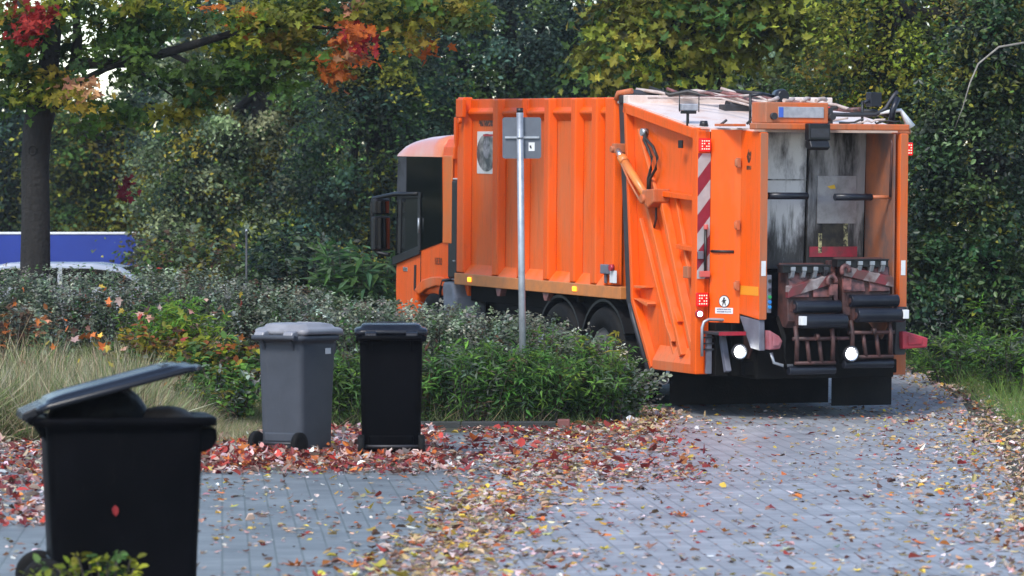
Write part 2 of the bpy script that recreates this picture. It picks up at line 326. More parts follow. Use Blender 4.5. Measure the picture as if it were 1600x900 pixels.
def leaf_obj(name, material, pos, nrm, size, cols, tmpl, parent=None, tan=None, curl=None):
    tv, tf = tmpl; n = len(pos); K = len(tv)
    nrm = nrm / (np.linalg.norm(nrm, axis=1, keepdims=True) + 1e-9)
    if tan is None: tan = rng.normal(size=(n, 3))
    tan = tan - nrm * np.sum(tan * nrm, 1, keepdims=True); tan /= (np.linalg.norm(tan, axis=1, keepdims=True) + 1e-9)
    bi = np.cross(nrm, tan)
    s = np.asarray(size).reshape(n, 1, 1)
    zc = tv[None, :, 2:3] * (np.ones((n, 1, 1)) if curl is None else np.asarray(curl).reshape(n, 1, 1))
    V = pos[:, None, :] + s * (tv[None, :, 0:1] * tan[:, None, :] + tv[None, :, 1:2] * bi[:, None, :] + zc * nrm[:, None, :])
    V = V.reshape(-1, 3).astype(np.float32)
    lt = np.array([len(f) for f in tf]); li = np.concatenate([np.array(f) for f in tf]); LP = len(li); FP = len(tf)
    loops = (li[None, :] + (np.arange(n) * K)[:, None]).reshape(-1).astype(np.int32)
    st = np.concatenate([[0], np.cumsum(lt)[:-1]]); starts = (st[None, :] + (np.arange(n) * LP)[:, None]).reshape(-1).astype(np.int32)
    me = bpy.data.meshes.new(name)
    me.vertices.add(n * K); me.vertices.foreach_set('co', V.reshape(-1))
    me.loops.add(n * LP); me.loops.foreach_set('vertex_index', loops)
    me.polygons.add(n * FP); me.polygons.foreach_set('loop_start', starts)
    me.update(calc_edges=True); me.shade_flat()
    ca = me.color_attributes.new('Col', 'FLOAT_COLOR', 'POINT')
    C4 = np.ones((n, K, 4), np.float32); C4[:, :, :3] = np.clip(cols, 0.003, 0.9)[:, None, :]
    ca.data.foreach_set('color', C4.reshape(-1))
    me.materials.append(material)
    o = bpy.data.objects.new(name, me); COL.objects.link(o)
    if parent: o.parent = parent
    return o

def pick(pal, n, w=None, jit=0.22):
    pal = np.array(pal); i = rng.choice(len(pal), n, p=None if w is None else np.array(w) / np.sum(w))
    return pal[i] * np.exp(rng.normal(0, jit, (n, 1))) * np.exp(rng.normal(0, 0.08, (n, 3)))

def clumps(ell, n_cl, per, cr, front=0.72, rmin=0.55, flat=0.6):
    """leaf positions in clumps spread through ellipsoid crowns"""
    vol = np.array([e[3] * e[5] for e in ell]); idx = rng.choice(len(ell), n_cl, p=vol / vol.sum())
    e = np.array(ell)[idx]
    d = rng.normal(size=(n_cl, 3)); d /= np.linalg.norm(d, axis=1, keepdims=True)
    flip = (rng.random(n_cl) < front) & (d[:, 1] > 0); d[flip, 1] *= -1
    r = rmin + (1.03 - rmin) * rng.random(n_cl) ** 0.6
    c = e[:, :3] + d * e[:, 3:] * r[:, None]
    k = np.repeat(np.arange(n_cl), per)
    rad = cr * (0.6 + 0.8 * rng.random(n_cl))
    off = rng.normal(size=(len(k), 3)) * rad[k][:, None] * np.array([1, 1, flat])
    off[:, 2] -= 0.35 * (off[:, 0] ** 2 + off[:, 1] ** 2) / rad[k]
    return c[k] + off, d[k], k, c

def trunk_mb(h, r, limbs, lean=(0, 0)):
    m = MB(); n = 6
    path = [(lean[0] * t * t + 0.03 * math.sin(5 * t + h), lean[1] * t * t, h * t) for t in [i / n for i in range(n + 1)]]
    m.tube(path, [r * (1.25 if i == 0 else 1 - 0.6 * i / n) for i in range(n + 1)], 9)
    for c in limbs:
        t = random.uniform(0.35, 0.9); b = Vector((lean[0] * t * t, lean[1] * t * t, h * t)); c = Vector(c)
        md = b.lerp(c, 0.5) + Vector((0, 0, 0.12 * (c - b).length))
        m.tube([b, b.lerp(md, 0.6), md, md.lerp(c, 0.6), c], [r * 0.4, r * 0.3, r * 0.22, r * 0.14, r * 0.06], 6)
    return m

def tree(name, label, cat, X, Y, h, r, ell, n_cl, per, cr, size, pal, w=None, tmpl=None, mat='leaf', group=None, front=0.8, jit=0.25, cj=0.5, flat=0.42, up=1.0):
    z0 = gzf(X, Y); root = empty(name, (X, Y, z0)); tag(root, label, cat, group)
    P, d, k, c = clumps(ell, n_cl, per, cr, front, 0.5, flat)
    keep = P[:, 2] > 0.05; P, d, k = P[keep], d[keep], k[keep]
    nr = rng.normal(size=P.shape) * 0.8 + d * 0.5 + np.array([0, -0.1, up])
    ccol = pick(pal, n_cl, w, cj)[k]; cols = ccol * np.exp(rng.normal(0, jit, (len(k), 1)))
    leaf_obj('crown', M[mat], P, nr, size * (0.6 + 0.8 * rng.random(len(P))), cols, tmpl or diamond(), root)
    lim = [tuple(c[i]) for i in range(0, n_cl, max(1, n_cl // 14))]
    trunk_mb(h, r, lim).build('trunk', M['bark'], root)
    return root

# ------------------------------------------------------------------ the refuse truck (local x forward, y left, z up; origin under the rear left corner)
TR = empty('garbage_truck', (1.854, 42.0, 0.0), (0, R(-1.25), R(113.6)))
tag(TR, 'orange rear loading garbage truck with bin lifter, reversing on the paved road', 'garbage truck')
O_, OD, OW = M['orange'], M['orange_dusty'], M['orange_worn']

# chassis
m = MB().box((0.2, -1.75, 0.62), (7.9, -0.75, 0.95)).box((2.0, -2.3, 0.95), (6.3, -0.2, 1.14)).box((3.9, -0.75, 0.45), (5.6, -0.2, 0.95)).box((3.9, -2.3, 0.45), (5.6, -1.75, 0.95))
for x in (2.36, 3.5, 7.05): m.cyl((x, -0.3, 0.52), (x, -2.2, 0.52), 0.09)
for i in range(4): m.box((3.0 + i * 0.75, -0.14, 1.06), (3.05 + i * 0.75, -0.06, 1.14))
m.build('chassis', M['under'], TR, 0.01)

# container body
m = MB()
m.prism([(-0.10, 1.25), (-0.10, 3.22), (-0.2, 3.27), (-2.3, 3.27), (-2.4, 3.22), (-2.4, 1.25)], 'x', 2.02, 6.26)
M['orange_panel'] = orange_paint('road_dusted_panel_paint', (0.76, 0.112, 0.006), (0.58, 0.17, 0.065), (0.38, 0.70))
body = m.build('body', M['orange_panel'], TR, 0.01)
m = MB()
RIBS = [(6.28, 6.06), (5.26, 5.08), (4.56, 4.40), (3.84, 3.68), (3.13, 2.98), (2.60, 2.44), (2.25, 1.99)]
for a, b in RIBS:
    for s_ in (0, 1):
        y0, y1 = (-0.10, 0.0) if s_ == 0 else (-2.4, -2.5)
        MB().prism([(a + 0.01, y0), (a - 0.015, y1), (b + 0.015, y1), (b - 0.01, y0)], 'z', 1.28, 3.262 if a < 6 else 3.29).build('rib', O_, body, 0.014, 3)
m = MB()
for i in range(len(RIBS) - 1):
    a, b = RIBS[i][1] - 0.002, RIBS[i + 1][0] + 0.002
    m.prism([(-0.1, 3.02), (-0.035, 3.10), (-0.035, 3.125), (-0.075, 3.165), (-0.075, 3.268), (-0.14, 3.268), (-0.14, 3.02)], 'x', a, b)
m.build('top_rail', O_, body, 0.006)
m = MB()
for i in range(len(RIBS) - 1):
    a, b = RIBS[i][1] - 0.002, RIBS[i + 1][0] + 0.002
    m.prism([(-0.12, 1.38), (-0.098, 1.38), (-0.004, 1.272), (-0.12, 1.272)], 'x', a, b)
m.build('sill', OD, body, 0.004)
rail = MB().box((1.80, -0.10, 1.14), (6.31, 0.006, 1.272)).box((1.80, -2.40, 1.14), (6.31, -2.506, 1.272)).build('bottom_rail', M['rail'], TR, 0.008)
for x in (5.845, 2.95):
    MB().box((x - 0.045, 0.007, 1.185), (x + 0.045, 0.022, 1.235)).build('marker_lamp', M['amber'], rail, 0.006)
for x in (5.0, 3.7): MB().prism([(x, 1.139), (x + .05, 1.05), (x + .12, 1.05), (x + .17, 1.139)], 'y', -0.09, -0.02).build('bracket', M['pinkred'], rail)
# corner lug at the front top of the container
m = MB().box((6.0, 0.003, 3.06), (6.2, 0.05, 3.27)).prism([(6.20, 3.06), (6.28, 3.06), (6.28, 2.78), (6.24, 2.72)], 'y', 0.003, 0.04).cyl((6.08, 0.03, 3.02), (6.08, 0.07, 3.02), 0.035)
m.build('lifting_lug', O_, TR, 0.008)
# stickers between the first two ribs
st = MB().box((5.315, -0.099, 2.42), (5.90, -0.094, 2.90)).build('round_sticker', M['white'], TR)
ph = MB(); n = 40
ph.add([(5.62 + 0.285 * math.cos(2 * math.pi * k / n), -0.0915, 2.66 + 0.215 * math.sin(2 * math.pi * k / n)) for k in range(n)], [tuple(range(n))])
M['photo'] = mk('sticker_print', (0.05, 0.07, 0.08), (0.34, 0.36, 0.36), scale=5.5, rough=0.3, mixpos=(0.45, 0.65), detail=3)
ph.build('printed_disc', M['photo'], st)
ph = MB()
ph.add([(5.62 + 0.10 * math.cos(2 * math.pi * k / n), -0.090, 2.70 + 0.11 * math.sin(2 * math.pi * k / n) * (1.2 if k < 20 else 1)) for k in range(n)], [tuple(range(n))])
ph.build('printed_figure', mk('print_grey', (0.28, 0.30, 0.34), (0.02, 0.025, 0.04), scale=14, rough=0.3), st)
MB().box((5.36, -0.0925, 2.845), (5.72, -0.0905, 2.868)).build('red_line', M['red'], st)
M['decal_black'] = mk('worn_black_lettering', (0.03, 0.015, 0.01), (0.5, 0.12, 0.03), scale=30, rough=0.5, mixpos=(0.5, 0.62))
MB().box((5.33, -0.099, 2.96), (5.82, -0.0955, 3.0)).box((5.33, -0.099, 2.985), (5.86, -0.095, 3.035)).build('worn_lettering', M['decal_black'], TR)
# small electric box low on the body
m = MB().box((2.02, 0.008, 1.40), (2.2, 0.06, 1.50)).box((2.12, 0.008, 1.30), (2.16, 0.03, 1.40))
eb = m.build('junction_box', M['greypaint'], TR, 0.008)
MB().box((1.86, 0.02, 1.31), (2.03, 0.024, 1.44)).build('label_plate', M['white'], eb)
MB().cyl((1.95, 0.02, 1.47), (1.95, 0.06, 1.47), 0.035).build('red_knob', M['red'], eb)

# dark seal between body and tailgate
MB().prism([(1.99, 3.25), (1.79, 3.22), (1.57, 1.14), (1.09, 0.44), (1.14, 0.42), (1.75, 1.13)], 'y', -2.46, -0.04).build('seal_strip', M['darkgrey'], TR, 0.006)
MB().tube([(1.60, -0.02, 1.10), (1.53, -0.015, 0.98), (1.12, -0.015, 0.40)], 0.03).build('seal_pipe', M['darkgrey'], TR)

# tailgate
TGP = [(1.78, 3.20), (0.0, 2.92), (0.0, 0.46), (1.07, 0.44), (1.55, 1.14)]
tg = MB().prism(TGP, 'y', -0.13, -0.09).prism(TGP, 'y', -2.36, -2.32).build('tailgate', O_, TR)
for (y0, y1) in ((-0.09, 0.0), (-2.36, -2.40)):
    m = MB()
    m.bar((1.79, 3.155), (0.0, 2.870), 0.10, 'y', y0, y1)
    m.bar((1.755, 3.18), (1.53, 1.14), 0.055, 'y', y0, y1)
    m.bar((1.535, 1.15), (1.06, 0.46), 0.055, 'y', y0, y1)
    m.build('frame_rim', O_, tg, 0.006)
for p0, p1, w_ in (((0.92, 2.27), (0.12, 2.235), 0.055), ((0.50, 1.735), (0.12, 1.715), 0.05)):
    MB().bar(p0, p1, w_, 'y', -0.09, -0.005).build('shelf', O_, tg, 0.005)
for p0, p1, w_, d_ in (((1.30, 2.30), (0.36, 0.62), 0.06, 0.0), ((0.90, 2.24), (0.12, 0.70), 0.06, 0.0), ((1.46, 2.0), (0.62, 0.62), 0.03, -0.045), ((0.62, 2.24), (0.20, 1.20), 0.03, -0.05), ((1.55, 2.93), (1.12, 2.30), 0.028, -0.055)):
    MB().bar(p0, p1, w_, 'y', -0.09, d_).build('stiffener', OD, tg, 0.006)
for x, z in ((0.98, 1.60), (0.80, 1.33), (0.58, 1.05), (0.72, 0.84), (1.10, 1.86)):
    MB().bar((x - 0.10, z - 0.09), (x + 0.06, z + 0.09), 0.02, 'y', -0.09, -0.025).build('gusset', OD, tg, 0.004)
MB().prism([(1.49, 1.17), (1.14, 1.09), (1.12, 1.12), (1.14, 1.14)], 'y', -0.09, 0.01).build('gusset', OD, tg, 0.004)
MB().prism([(1.49, 1.27), (1.2, 1.28), (1.2, 1.3), (1.49, 1.30)], 'y', -0.09, 0.0).build('gusset', OD, tg, 0.004)
for s_ in (1, -1):
    m = MB()
    c = 0 if s_ == 1 else -2.40
    m.prism([(c, 0.45), (c, 0.545), (c - s_ * 0.09, 0.70), (c - s_ * 0.12, 0.70), (c - s_ * 0.12, 0.45)], 'x', 0.121, 1.02)
    m.build('bottom_ledge', OD, tg, 0.006)
# tail post with lamps
MB().box((0.0, -0.145, 0.45), (0.12, 0.004, 2.95)).build('tail_post', O_, TR, 0.012, 3)
MB().box((0.0, -2.27, 0.45), (0.12, -2.40, 2.95)).build('tail_post', O_, TR, 0.012, 3)
MB().box((-0.008, -0.142, 1.42), (-0.002, -0.004, 2.69)).build('chevron_board', M['chevron'], TR)
def led_lamp(y, z, w, h):
    l_ = MB().box((-0.045, y - w / 2, z - h / 2), (-0.002, y + w / 2, z + h / 2)).build('tail_lamp', M['redlens'], TR, 0.01)
    m = MB()
    for i in range(4):
        for j in range(4):
            if i in (1, 2) and j in (1, 2) and (i + j) % 2: continue
            yy, zz = y - w * 0.3 + w * 0.2 * i, z - h * 0.3 + h * 0.2 * j
            m.box((-0.049, yy - w * 0.045, zz - h * 0.045), (-0.044, yy + w * 0.045, zz + h * 0.045))
    m.build('diode', M['led'], l_)
led_lamp(-0.066, 2.775, 0.125, 0.135); led_lamp(-2.395, 2.75, 0.125, 0.135)
led_lamp(-0.055, 1.21, 0.13, 0.14); led_lamp(-2.33, 1.21, 0.13, 0.14)
rl_ = MB().tube([(-0.03, -0.03, 1.065), (-0.001, -0.03, 1.065)], 0.042, 20).build('reversing_lamp', M['red'], TR)
MB().tube([(-0.034, -0.03, 1.065), (-0.0305, -0.03, 1.065)], 0.027, 18).build('lens', M['lamp_soft'], rl_)
MB().box((0.33, 0.001, 2.74), (0.42, 0.02, 2.82)).build('side_vent', M['black'], TR, 0.004)
m = MB().box((0.14, -0.02, 1.42), (0.26, 0.03, 1.54)); m.build('bracket', M['orange_worn'], TR, 0.006)
# vertical red-ended black arm by the chevron board
MB().tube([(-0.03, -0.085, 1.46), (-0.03, -0.085, 1.92)], 0.016).build('arm', M['black'], TR)
MB().cyl((-0.03, -0.085, 1.92), (-0.03, -0.085, 1.97), 0.022).box((-0.05, -0.13, 1.44), (-0.02, -0.02, 1.5)).build('arm_end', mk('pink_plastic', (0.6, 0.12, 0.1), rough=0.5), TR, 0.004)
MB().box((-0.04, -0.06, 1.62), (-0.009, -0.005, 1.70)).build('socket', M['greypaint'], TR, 0.005)
# angled rear panels beside the hopper and its side guards
for s_ in (0, 1):
    f = (lambda y: y) if s_ == 0 else (lambda y: -2.42 - y + 0.03)
    pl = MB().prism([(0.0, f(-0.148)), (-0.27, f(-0.355)), (-0.25, f(-0.375)), (0.04, f(-0.17))], 'z', 0.98, 2.93).build('rear_panel', O_, TR)
    w = MB().prism([(-0.26, 2.93), (-0.70, 2.905), (-0.70, 1.03), (-0.26, 1.07)], 'y', f(-0.355), f(-0.44)).build('side_guard', O_ if s_ == 0 else OD, TR, 0.012, 3)
    MB().box((-0.7035, f(-0.357), 1.035), (-0.7005, f(-0.438), 2.90)).build('worn_edge', OW, w)
    MB().prism([(-0.24, 1.055), (-0.685, 1.028), (-0.70, 0.72), (-0.50, 0.74)], 'y', f(-0.365), f(-0.43)).build('grey_skirt', M['greypaint'], w, 0.008)
    if s_ == 0:
        MB().box((-0.69, -0.354, 1.27), (-0.28, -0.3525, 1.36)).build('yellow_band', mk('yellow_paint', (0.8, 0.30, 0.015), rough=0.4), w)
        MB().prism([(-0.43, 2.60), (-0.40, 2.66), (-0.42, 2.70), (-0.44, 2.74), (-0.46, 2.70), (-0.50, 2.72), (-0.49, 2.64), (-0.46, 2.60)], 'y', -0.354, -0.3525).box((-0.40, -0.354, 2.53), (-0.50, -0.3525, 2.57)).build('worn_emblem', M['decal_black'], w)
        for z in (2.60, 1.97, 1.36):
            MB().box((-0.262, -0.335, z - 0.05), (-0.31, -0.30, z + 0.05)).cyl((-0.285, -0.30, z - 0.035), (-0.285, -0.30, z + 0.035), 0.022).build('hinge', M['orange_worn'], pl, 0.004)
        m = MB().tube([(0.02, -0.16, 1.70), (-0.05, -0.17, 1.70), (-0.22, -0.31, 1.70)], 0.014)
        m.build('grab_bar', M['black'], pl)
        # warning sign and white label
        c = (-0.135, -0.252); nrm = Vector((-0.207, 0.27, 0)).normalized() * -1
        t = Vector((-0.27, -0.207, 0)).normalized(); nv = Vector((-0.207, 0.27, 0)).normalized()
        if nv.x > 0: nv = -nv
        def on(pt, d): return tuple(Vector((c[0], c[1], 0)) + t * pt[0] + nv * d + Vector((0, 0, pt[1])))
        def disc(r, cz, d, n=28): return [on((r * math.cos(2 * math.pi * k / n), cz + r * math.sin(2 * math.pi * k / n)), d) for k in range(n)]
        q = MB(); q.add(disc(0.062, 1.195, 0.006), [tuple(range(28))]); ws = q.build('round_warning_sign', M['black'], pl)
        q = MB(); q.add(disc(0.054, 1.195, 0.008), [tuple(range(28))]); q.build('white_disc', M['white'], ws)
        q = MB(); fig = [(-0.012, -0.045), (0.0, -0.01), (0.014, -0.045), (0.022, -0.04), (0.012, 0.0), (0.028, 0.012), (0.024, 0.018), (0.008, 0.014), (0.004, 0.022), (0.012, 0.03), (0.006, 0.04), (-0.006, 0.04), (-0.012, 0.03), (-0.006, 0.022), (-0.014, 0.016), (-0.03, -0.006), (-0.024, -0.01), (-0.012, 0.002), (-0.02, -0.045)]
        q.add([on((a, 1.195 + b), 0.010) for a, b in fig], [tuple(range(len(fig)))]); q.build('black_figure', M['black'], ws)
        q = MB(); q.add([on(p, 0.006) for p in ((-0.10, 1.07), (0.10, 1.07), (0.10, 1.13), (-0.10, 1.13))], [(0, 1, 2, 3)]); wl_ = q.build('white_label', M['white'], pl)
        M['print'] = mk('dark_blue_print', (0.04, 0.03, 0.12), (0.6, 0.6, 0.62), scale=70, rough=0.5, mixpos=(0.45, 0.6))
        q = MB()
        for zz in (1.083, 1.107): q.add([on(p, 0.008) for p in ((-0.08, zz), (0.08, zz), (0.08, zz + 0.013), (-0.08, zz + 0.013))], [(0, 1, 2, 3)])
        q.build('print', M['print'], wl_)
    MB().box((-0.707, f(-0.375), 1.47), (-0.704, f(-0.425), 1.62)).build('notice', M['white'], w)
# tailgate roof
m = MB().prism([(1.78, 3.18), (1.78, 3.22), (0.0, 2.945), (0.0, 2.91)], 'y', -2.39, -0.03)
m.prism([(0.0, 2.91), (0.0, 2.945), (-0.5, 2.945), (-0.5, 2.91)], 'y', -2.02, -0.38)
m.build('tailgate_roof', M['roof_pale'], TR)
m = MB().box((1.72, -2.45, 3.2), (2.02, -0.03, 3.29)).build('roof_ridge', M['roof_pale'], TR, 0.01)
# packer plates and hopper
pk = MB().prism([(-0.46, 1.52), (-1.165, 1.52), (-1.20, 2.95), (-0.46, 2.95)], 'x', -0.10, -0.06).build('packer_plate', M['stained'], TR, 0.006)
MB().prism([(-0.46, 2.42), (-1.185, 2.42), (-1.185, 2.435), (-0.46, 2.435)], 'x', -0.106, -0.1005).build('weld_seam', M['stained_dark'], pk)
pk2 = MB().prism([(-1.195, 1.52), (-1.85, 1.52), (-1.88, 2.95), (-1.23, 2.95)], 'x', -0.10, -0.06).build('packer_plate', M['stained_dark'], TR, 0.006)
MB().box((-0.115, -1.31, 1.98), (-0.1, -1.76, 2.47)).build('cover_plate', mk('pale_worn_steel', (0.36, 0.35, 0.36), (0.22, 0.21, 0.21), scale=7, rough=0.4, metal=0.3), pk2, 0.004)
MB().box((-0.108, -1.23, 1.64), (-0.1005, -1.78, 1.745)).build('red_band', mk('worn_red_band', (0.32, 0.02, 0.04), (0.12, 0.04, 0.04), scale=8, rough=0.45), pk2)
MB().prism([(-1.36, 1.745), (-1.66, 1.745), (-1.62, 2.02), (-1.38, 2.0)], 'x', -0.108, -0.1005).build('black_stain', mk('burnt_patch', (0.012, 0.011, 0.01), (0.06, 0.05, 0.03), scale=9, rough=0.6), pk2)
M['yellow_scuff'] = mk('pale_yellow_scuff', (0.5, 0.46, 0.22), (0.05, 0.045, 0.03), scale=22, rough=0.6, mixpos=(0.45, 0.55))
MB().box((-0.109, -1.33, 1.68), (-0.1085, -1.37, 1.88)).box((-0.109, -1.62, 1.75), (-0.1085, -1.67, 2.2)).build('scuff', M['yellow_scuff'], pk2)
MB().prism([(-1.42, 2.36), (-1.50, 2.38), (-1.52, 2.34), (-1.46, 2.335)], 'x', -0.119, -0.116).build('yellow_leaf_mark', mk('yellow_leaf_mark', (0.75, 0.45, 0.03), rough=0.5), pk2)
m = MB().box((-0.05, -2.0, 0.5), (1.1, -0.36, 1.5)).box((-0.04, -1.9, 1.5), (0.02, -0.45, 2.95))
m.build('hopper', M['under'], TR)
m = MB().prism([(-0.08, 2.93), (-0.68, 2.90), (-0.68, 1.10), (-0.3, 0.62), (-0.08, 0.62)], 'y', -1.88, -1.90)
M['wall_scuffed'] = mk('scuffed_hopper_wall', (0.42, 0.13, 0.045), (0.13, 0.085, 0.075), scale=2.2, rough=0.55, mixpos=(0.35, 0.6), stretch=(1, 1, 0.5), detail=9)
m.build('inner_wall', M['wall_scuffed'], TR)
m = MB().prism([(-0.08, 1.7), (-0.68, 1.5), (-0.68, 1.10), (-0.3, 0.62), (-0.08, 0.62)], 'y', -0.445, -0.46)
m.build('inner_wall', M['rust'], TR)
MB().box((-0.02, -2.03, 0.62), (-0.001, -2.36, 2.93)).build('corner_panel', OW, TR)
# top beam, plate box, lamp
MB().box((-0.70, -2.05, 2.935), (-0.55, -0.30, 3.0)).box((-0.10, -2.40, 2.90), (0.02, -1.95, 2.955)).build('top_beam', OW, TR, 0.012)
q = MB().prism([(-0.40, -0.20), (0.03, -0.20), (-0.03, -0.31), (-0.2, -0.36), (-0.40, -0.34)], 'z', 2.965, 2.99).build('bracket', OW, TR, 0.004)
pb = MB().box((-0.62, -1.16, 3.0), (-0.3, -0.45, 3.21)).build('plate_box', OW, TR, 0.012)
npl = MB().box((-0.632, -1.10, 3.055), (-0.622, -0.585, 3.165)).build('number_plate', M['plate'], pb, 0.004)
MB().box((-0.636, -0.64, 3.06), (-0.633, -0.59, 3.16)).build('blue_band', M['plateblue'], npl)
for y in (-0.53, -1.19): MB().tube([(-0.66, y, 3.07), (-0.60, y, 3.07)], 0.035, 14).box((-0.60, y - 0.03, 3.0), (-0.5, y + 0.03, 3.16)).build('plate_lamp', M['darkgrey'], pb)
lb_ = MB().box((-0.80, -1.09, 2.83), (-0.705, -0.845, 3.0)).prism([(-0.705, 2.83), (-0.80, 2.83), (-0.84, 2.76), (-0.79, 2.73), (-0.705, 2.76)], 'y', -1.07, -0.85).build('work_lamp', M['black'], TR, 0.012)
MB().box((-0.808, -1.07, 2.86), (-0.801, -0.865, 2.95)).build('lamp_window', M['darkgrey'], lb_)
# grip rollers
for (y0, y1, ya, z) in ((-0.48, -0.93, -0.42, 2.27), (-1.24, -1.66, -1.88, 2.26)):
    g = MB().cyl((-0.62, y0, z), (-0.62, y1, z), 0.035).build('grip_roller', M['roller'], TR)
    MB().cyl((-0.62, ya, z), (-0.62, y0 if ya > y0 else y1, z), 0.02).build('axle', M['orange_worn'], g)
MB().tube([(-0.64, -1.865, 2.26), (-0.655, -1.872, 2.80), (-0.64, -1.872, 2.85)], 0.014).build('linkage_rod', M['rust'], TR)
# control panel on the left guard edge
cp = MB().box((-0.72, -0.485, 1.10), (-0.701, -0.44, 1.48)).build('control_panel', M['greypaint'], TR, 0.004)
for i, (c_, z) in enumerate((((0.02, 0.02, 0.02), 1.42), ((0.02, 0.02, 0.03), 1.33), ((0.02, 0.3, 0.08), 1.26), ((0.02, 0.2, 0.6), 1.21), ((0.02, 0.25, 0.6), 1.16))):
    MB().tube([(-0.735, -0.462, z), (-0.72, -0.462, z)], 0.018, 12).build('button', mk('button_%s' % ('black', 'dark', 'green', 'blue', 'azure')[i], c_, rough=0.4), cp)
# bin lifters
def lifter(y0, y1, dz, flip):
    L_ = empty('bin_lifter', (0, 0, 0)); L_.parent = TR
    B = lambda mb, n, mt, bv=0.004: mb.build(n, mt, L_, bv)
    w = y0 - y1
    Y = lambda t: y0 - w * t
    B(MB().prism([(-0.62, 1.60 + dz), (-0.80, 1.50 + dz), (-0.84, 1.02 + dz), (-0.78, 0.95 + dz), (-0.60, 0.98 + dz)], 'y', Y(0.02), Y(0.98)), 'back_plate', M['rust'], 0.008)
    cb = B(MB().box((-0.86, Y(-0.12), 1.505 + dz), (-0.74, Y(0.9), 1.575 + dz)).box((-0.88, Y(-0.12), 1.57 + dz), (-0.72, Y(0.9), 1.585 + dz)), 'comb_bar', M['black'])
    for t in (0.04, 0.28, 0.52, 0.74):
        MB().box((-0.885, Y(t), 1.525 + dz), (-0.861, Y(t + 0.09), 1.565 + dz)).prism([(-0.885, 1.52 + dz), (-0.80, 1.52 + dz), (-0.80, 1.44 + dz), (-0.86, 1.46 + dz)], 'y', Y(t + 0.01), Y(t + 0.08)).build('tooth', M['steel'] if random.random() < 0.6 else M['darkgrey'], cb, 0.003)
    a, b = (1.255, 1.40) if not flip else (1.42, 1.30)
    q = MB()
    q.add([(-0.865, Y(0), a + dz), (-0.865, Y(1), b + dz), (-0.865, Y(1), b + 0.10 + dz), (-0.865, Y(0), a + 0.10 + dz),
           (-0.80, Y(0), a + dz), (-0.80, Y(1), b + dz), (-0.80, Y(1), b + 0.12 + dz), (-0.80, Y(0), a + 0.12 + dz)],
          [(0, 1, 2, 3), (7, 6, 5, 4), (0, 4, 5, 1), (3, 2, 6, 7), (0, 3, 7, 4), (1, 5, 6, 2)])
    B(q, 'flap_arm', M['chevron_dirty'], 0.004)
    for t0 in (0.0, 0.5):   # pinkish steel cheeks between comb and flap
        q = MB().prism([(-0.80, 1.24 + dz), (-0.855, 1.26 + dz), (-0.80, 1.50 + dz), (-0.74, 1.50 + dz)], 'y', Y(t0 + 0.05), Y(t0 + 0.45)); B(q, 'cheek', M['pinkred'], 0.006)
    hk = Y(0.9) if not flip else Y(0.02)
    pts = []
    for k in range(9):
        an = R(200 - 30 * k); pts.append((hk + 0.045 * math.cos(an), 1.42 + dz + (0.05 if flip else 0) + 0.05 * math.sin(an)))
    q = MB().tube([(-0.885, p[0], p[1]) for p in pts], 0.024, 8).box((-0.90, hk - 0.06, 1.28 + dz), (-0.868, hk + 0.03, 1.39 + dz)); B(q, 'hook', M['pinkred'], 0)
    sh = -0.04 if not flip else -0.05
    for i, (z, x, r, o) in enumerate(((1.165, -0.86, 0.062, -0.03), (1.02, -0.90, 0.072, -0.08))):
        ro = B(MB().cyl((x, Y(0) + o + sh, z + dz), (x, Y(1) + o - 0.02, z + dz), r, n=24), 'roller', M['roller'], 0.006)
        MB().cyl((x, Y(0) + o + sh + 0.006, z + dz), (x, Y(0) + o + sh - 0.0, z + dz), r * 0.45).build('roller_hub', M['rust'], ro)
        MB().box((x + 0.02, Y(0) + o + sh + 0.0, z + dz - 0.05), (x + 0.08, Y(0) + o + sh + 0.03, z + dz + 0.07)).build('roller_bracket', M['rust'], ro, 0.004)
    ye = Y(0) - 0.12 if not flip else Y(1) - 0.09
    B(MB().box((-0.985, ye - 0.03, 0.985 + dz), (-0.915, ye + 0.03, 1.075 + dz)), 'white_end_cap', M['white'])
    # fork frame hanging below
    for t in (0.16, 0.93): MB().tube([(-0.86, Y(t), 0.97 + dz), (-0.88, Y(t + 0.02), 0.80 + dz), (-0.84, Y(t + 0.05), 0.60 + dz)], 0.024, 8).build('fork_side', M['rust'], L_)
    for t in (0.42, 0.68): MB().tube([(-0.84, Y(t), 0.86 + dz), (-0.86, Y(t + 0.05), 0.60 + dz)], 0.022, 8).build('fork_tine', M['rust'], L_)
    q = MB().cyl((-0.87, Y(0.1), 0.845 + dz), (-0.87, Y(1.02), 0.845 + dz), 0.02).cyl((-0.86, Y(0.16), 0.60 + dz), (-0.86, Y(1.02), 0.60 + dz), 0.018).cyl((-0.885, Y(0.56), 0.86 + dz), (-0.885, Y(0.63), 0.86 + dz), 0.035)
    B(q, 'fork_crossbar', M['rust'], 0)
    B(MB().cyl((-0.82, Y(0.06), 0.525 + dz), (-0.82, Y(1.05), 0.525 + dz), 0.042, n=18), 'lower_roller', M['roller'], 0.005)
    B(MB().tube([(-0.62, Y(0.02), 1.05 + dz), (-0.80, Y(-0.02), 0.85 + dz), (-0.80, Y(0.02), 0.54 + dz)], 0.022), 'lift_arm', M['under'], 0)
    return L_
lifter(-0.60, -1.13, 0.0, False)
lifter(-1.22, -1.79, 0.055, True)
MB().box((-0.70, -1.14, 1.02), (-0.62, -1.22, 1.62)).prism([(-0.70, 1.45), (-0.78, 1.40), (-0.80, 1.15), (-0.70, 1.12)], 'y', -1.15, -1.20).build('centre_web', M['pinkred'], TR, 0.006)
MB().tube([(-0.80, -1.17, 0.84), (-0.86, -1.30, 0.845)], 0.018).build('bare_shaft', M['pinkred'], TR)
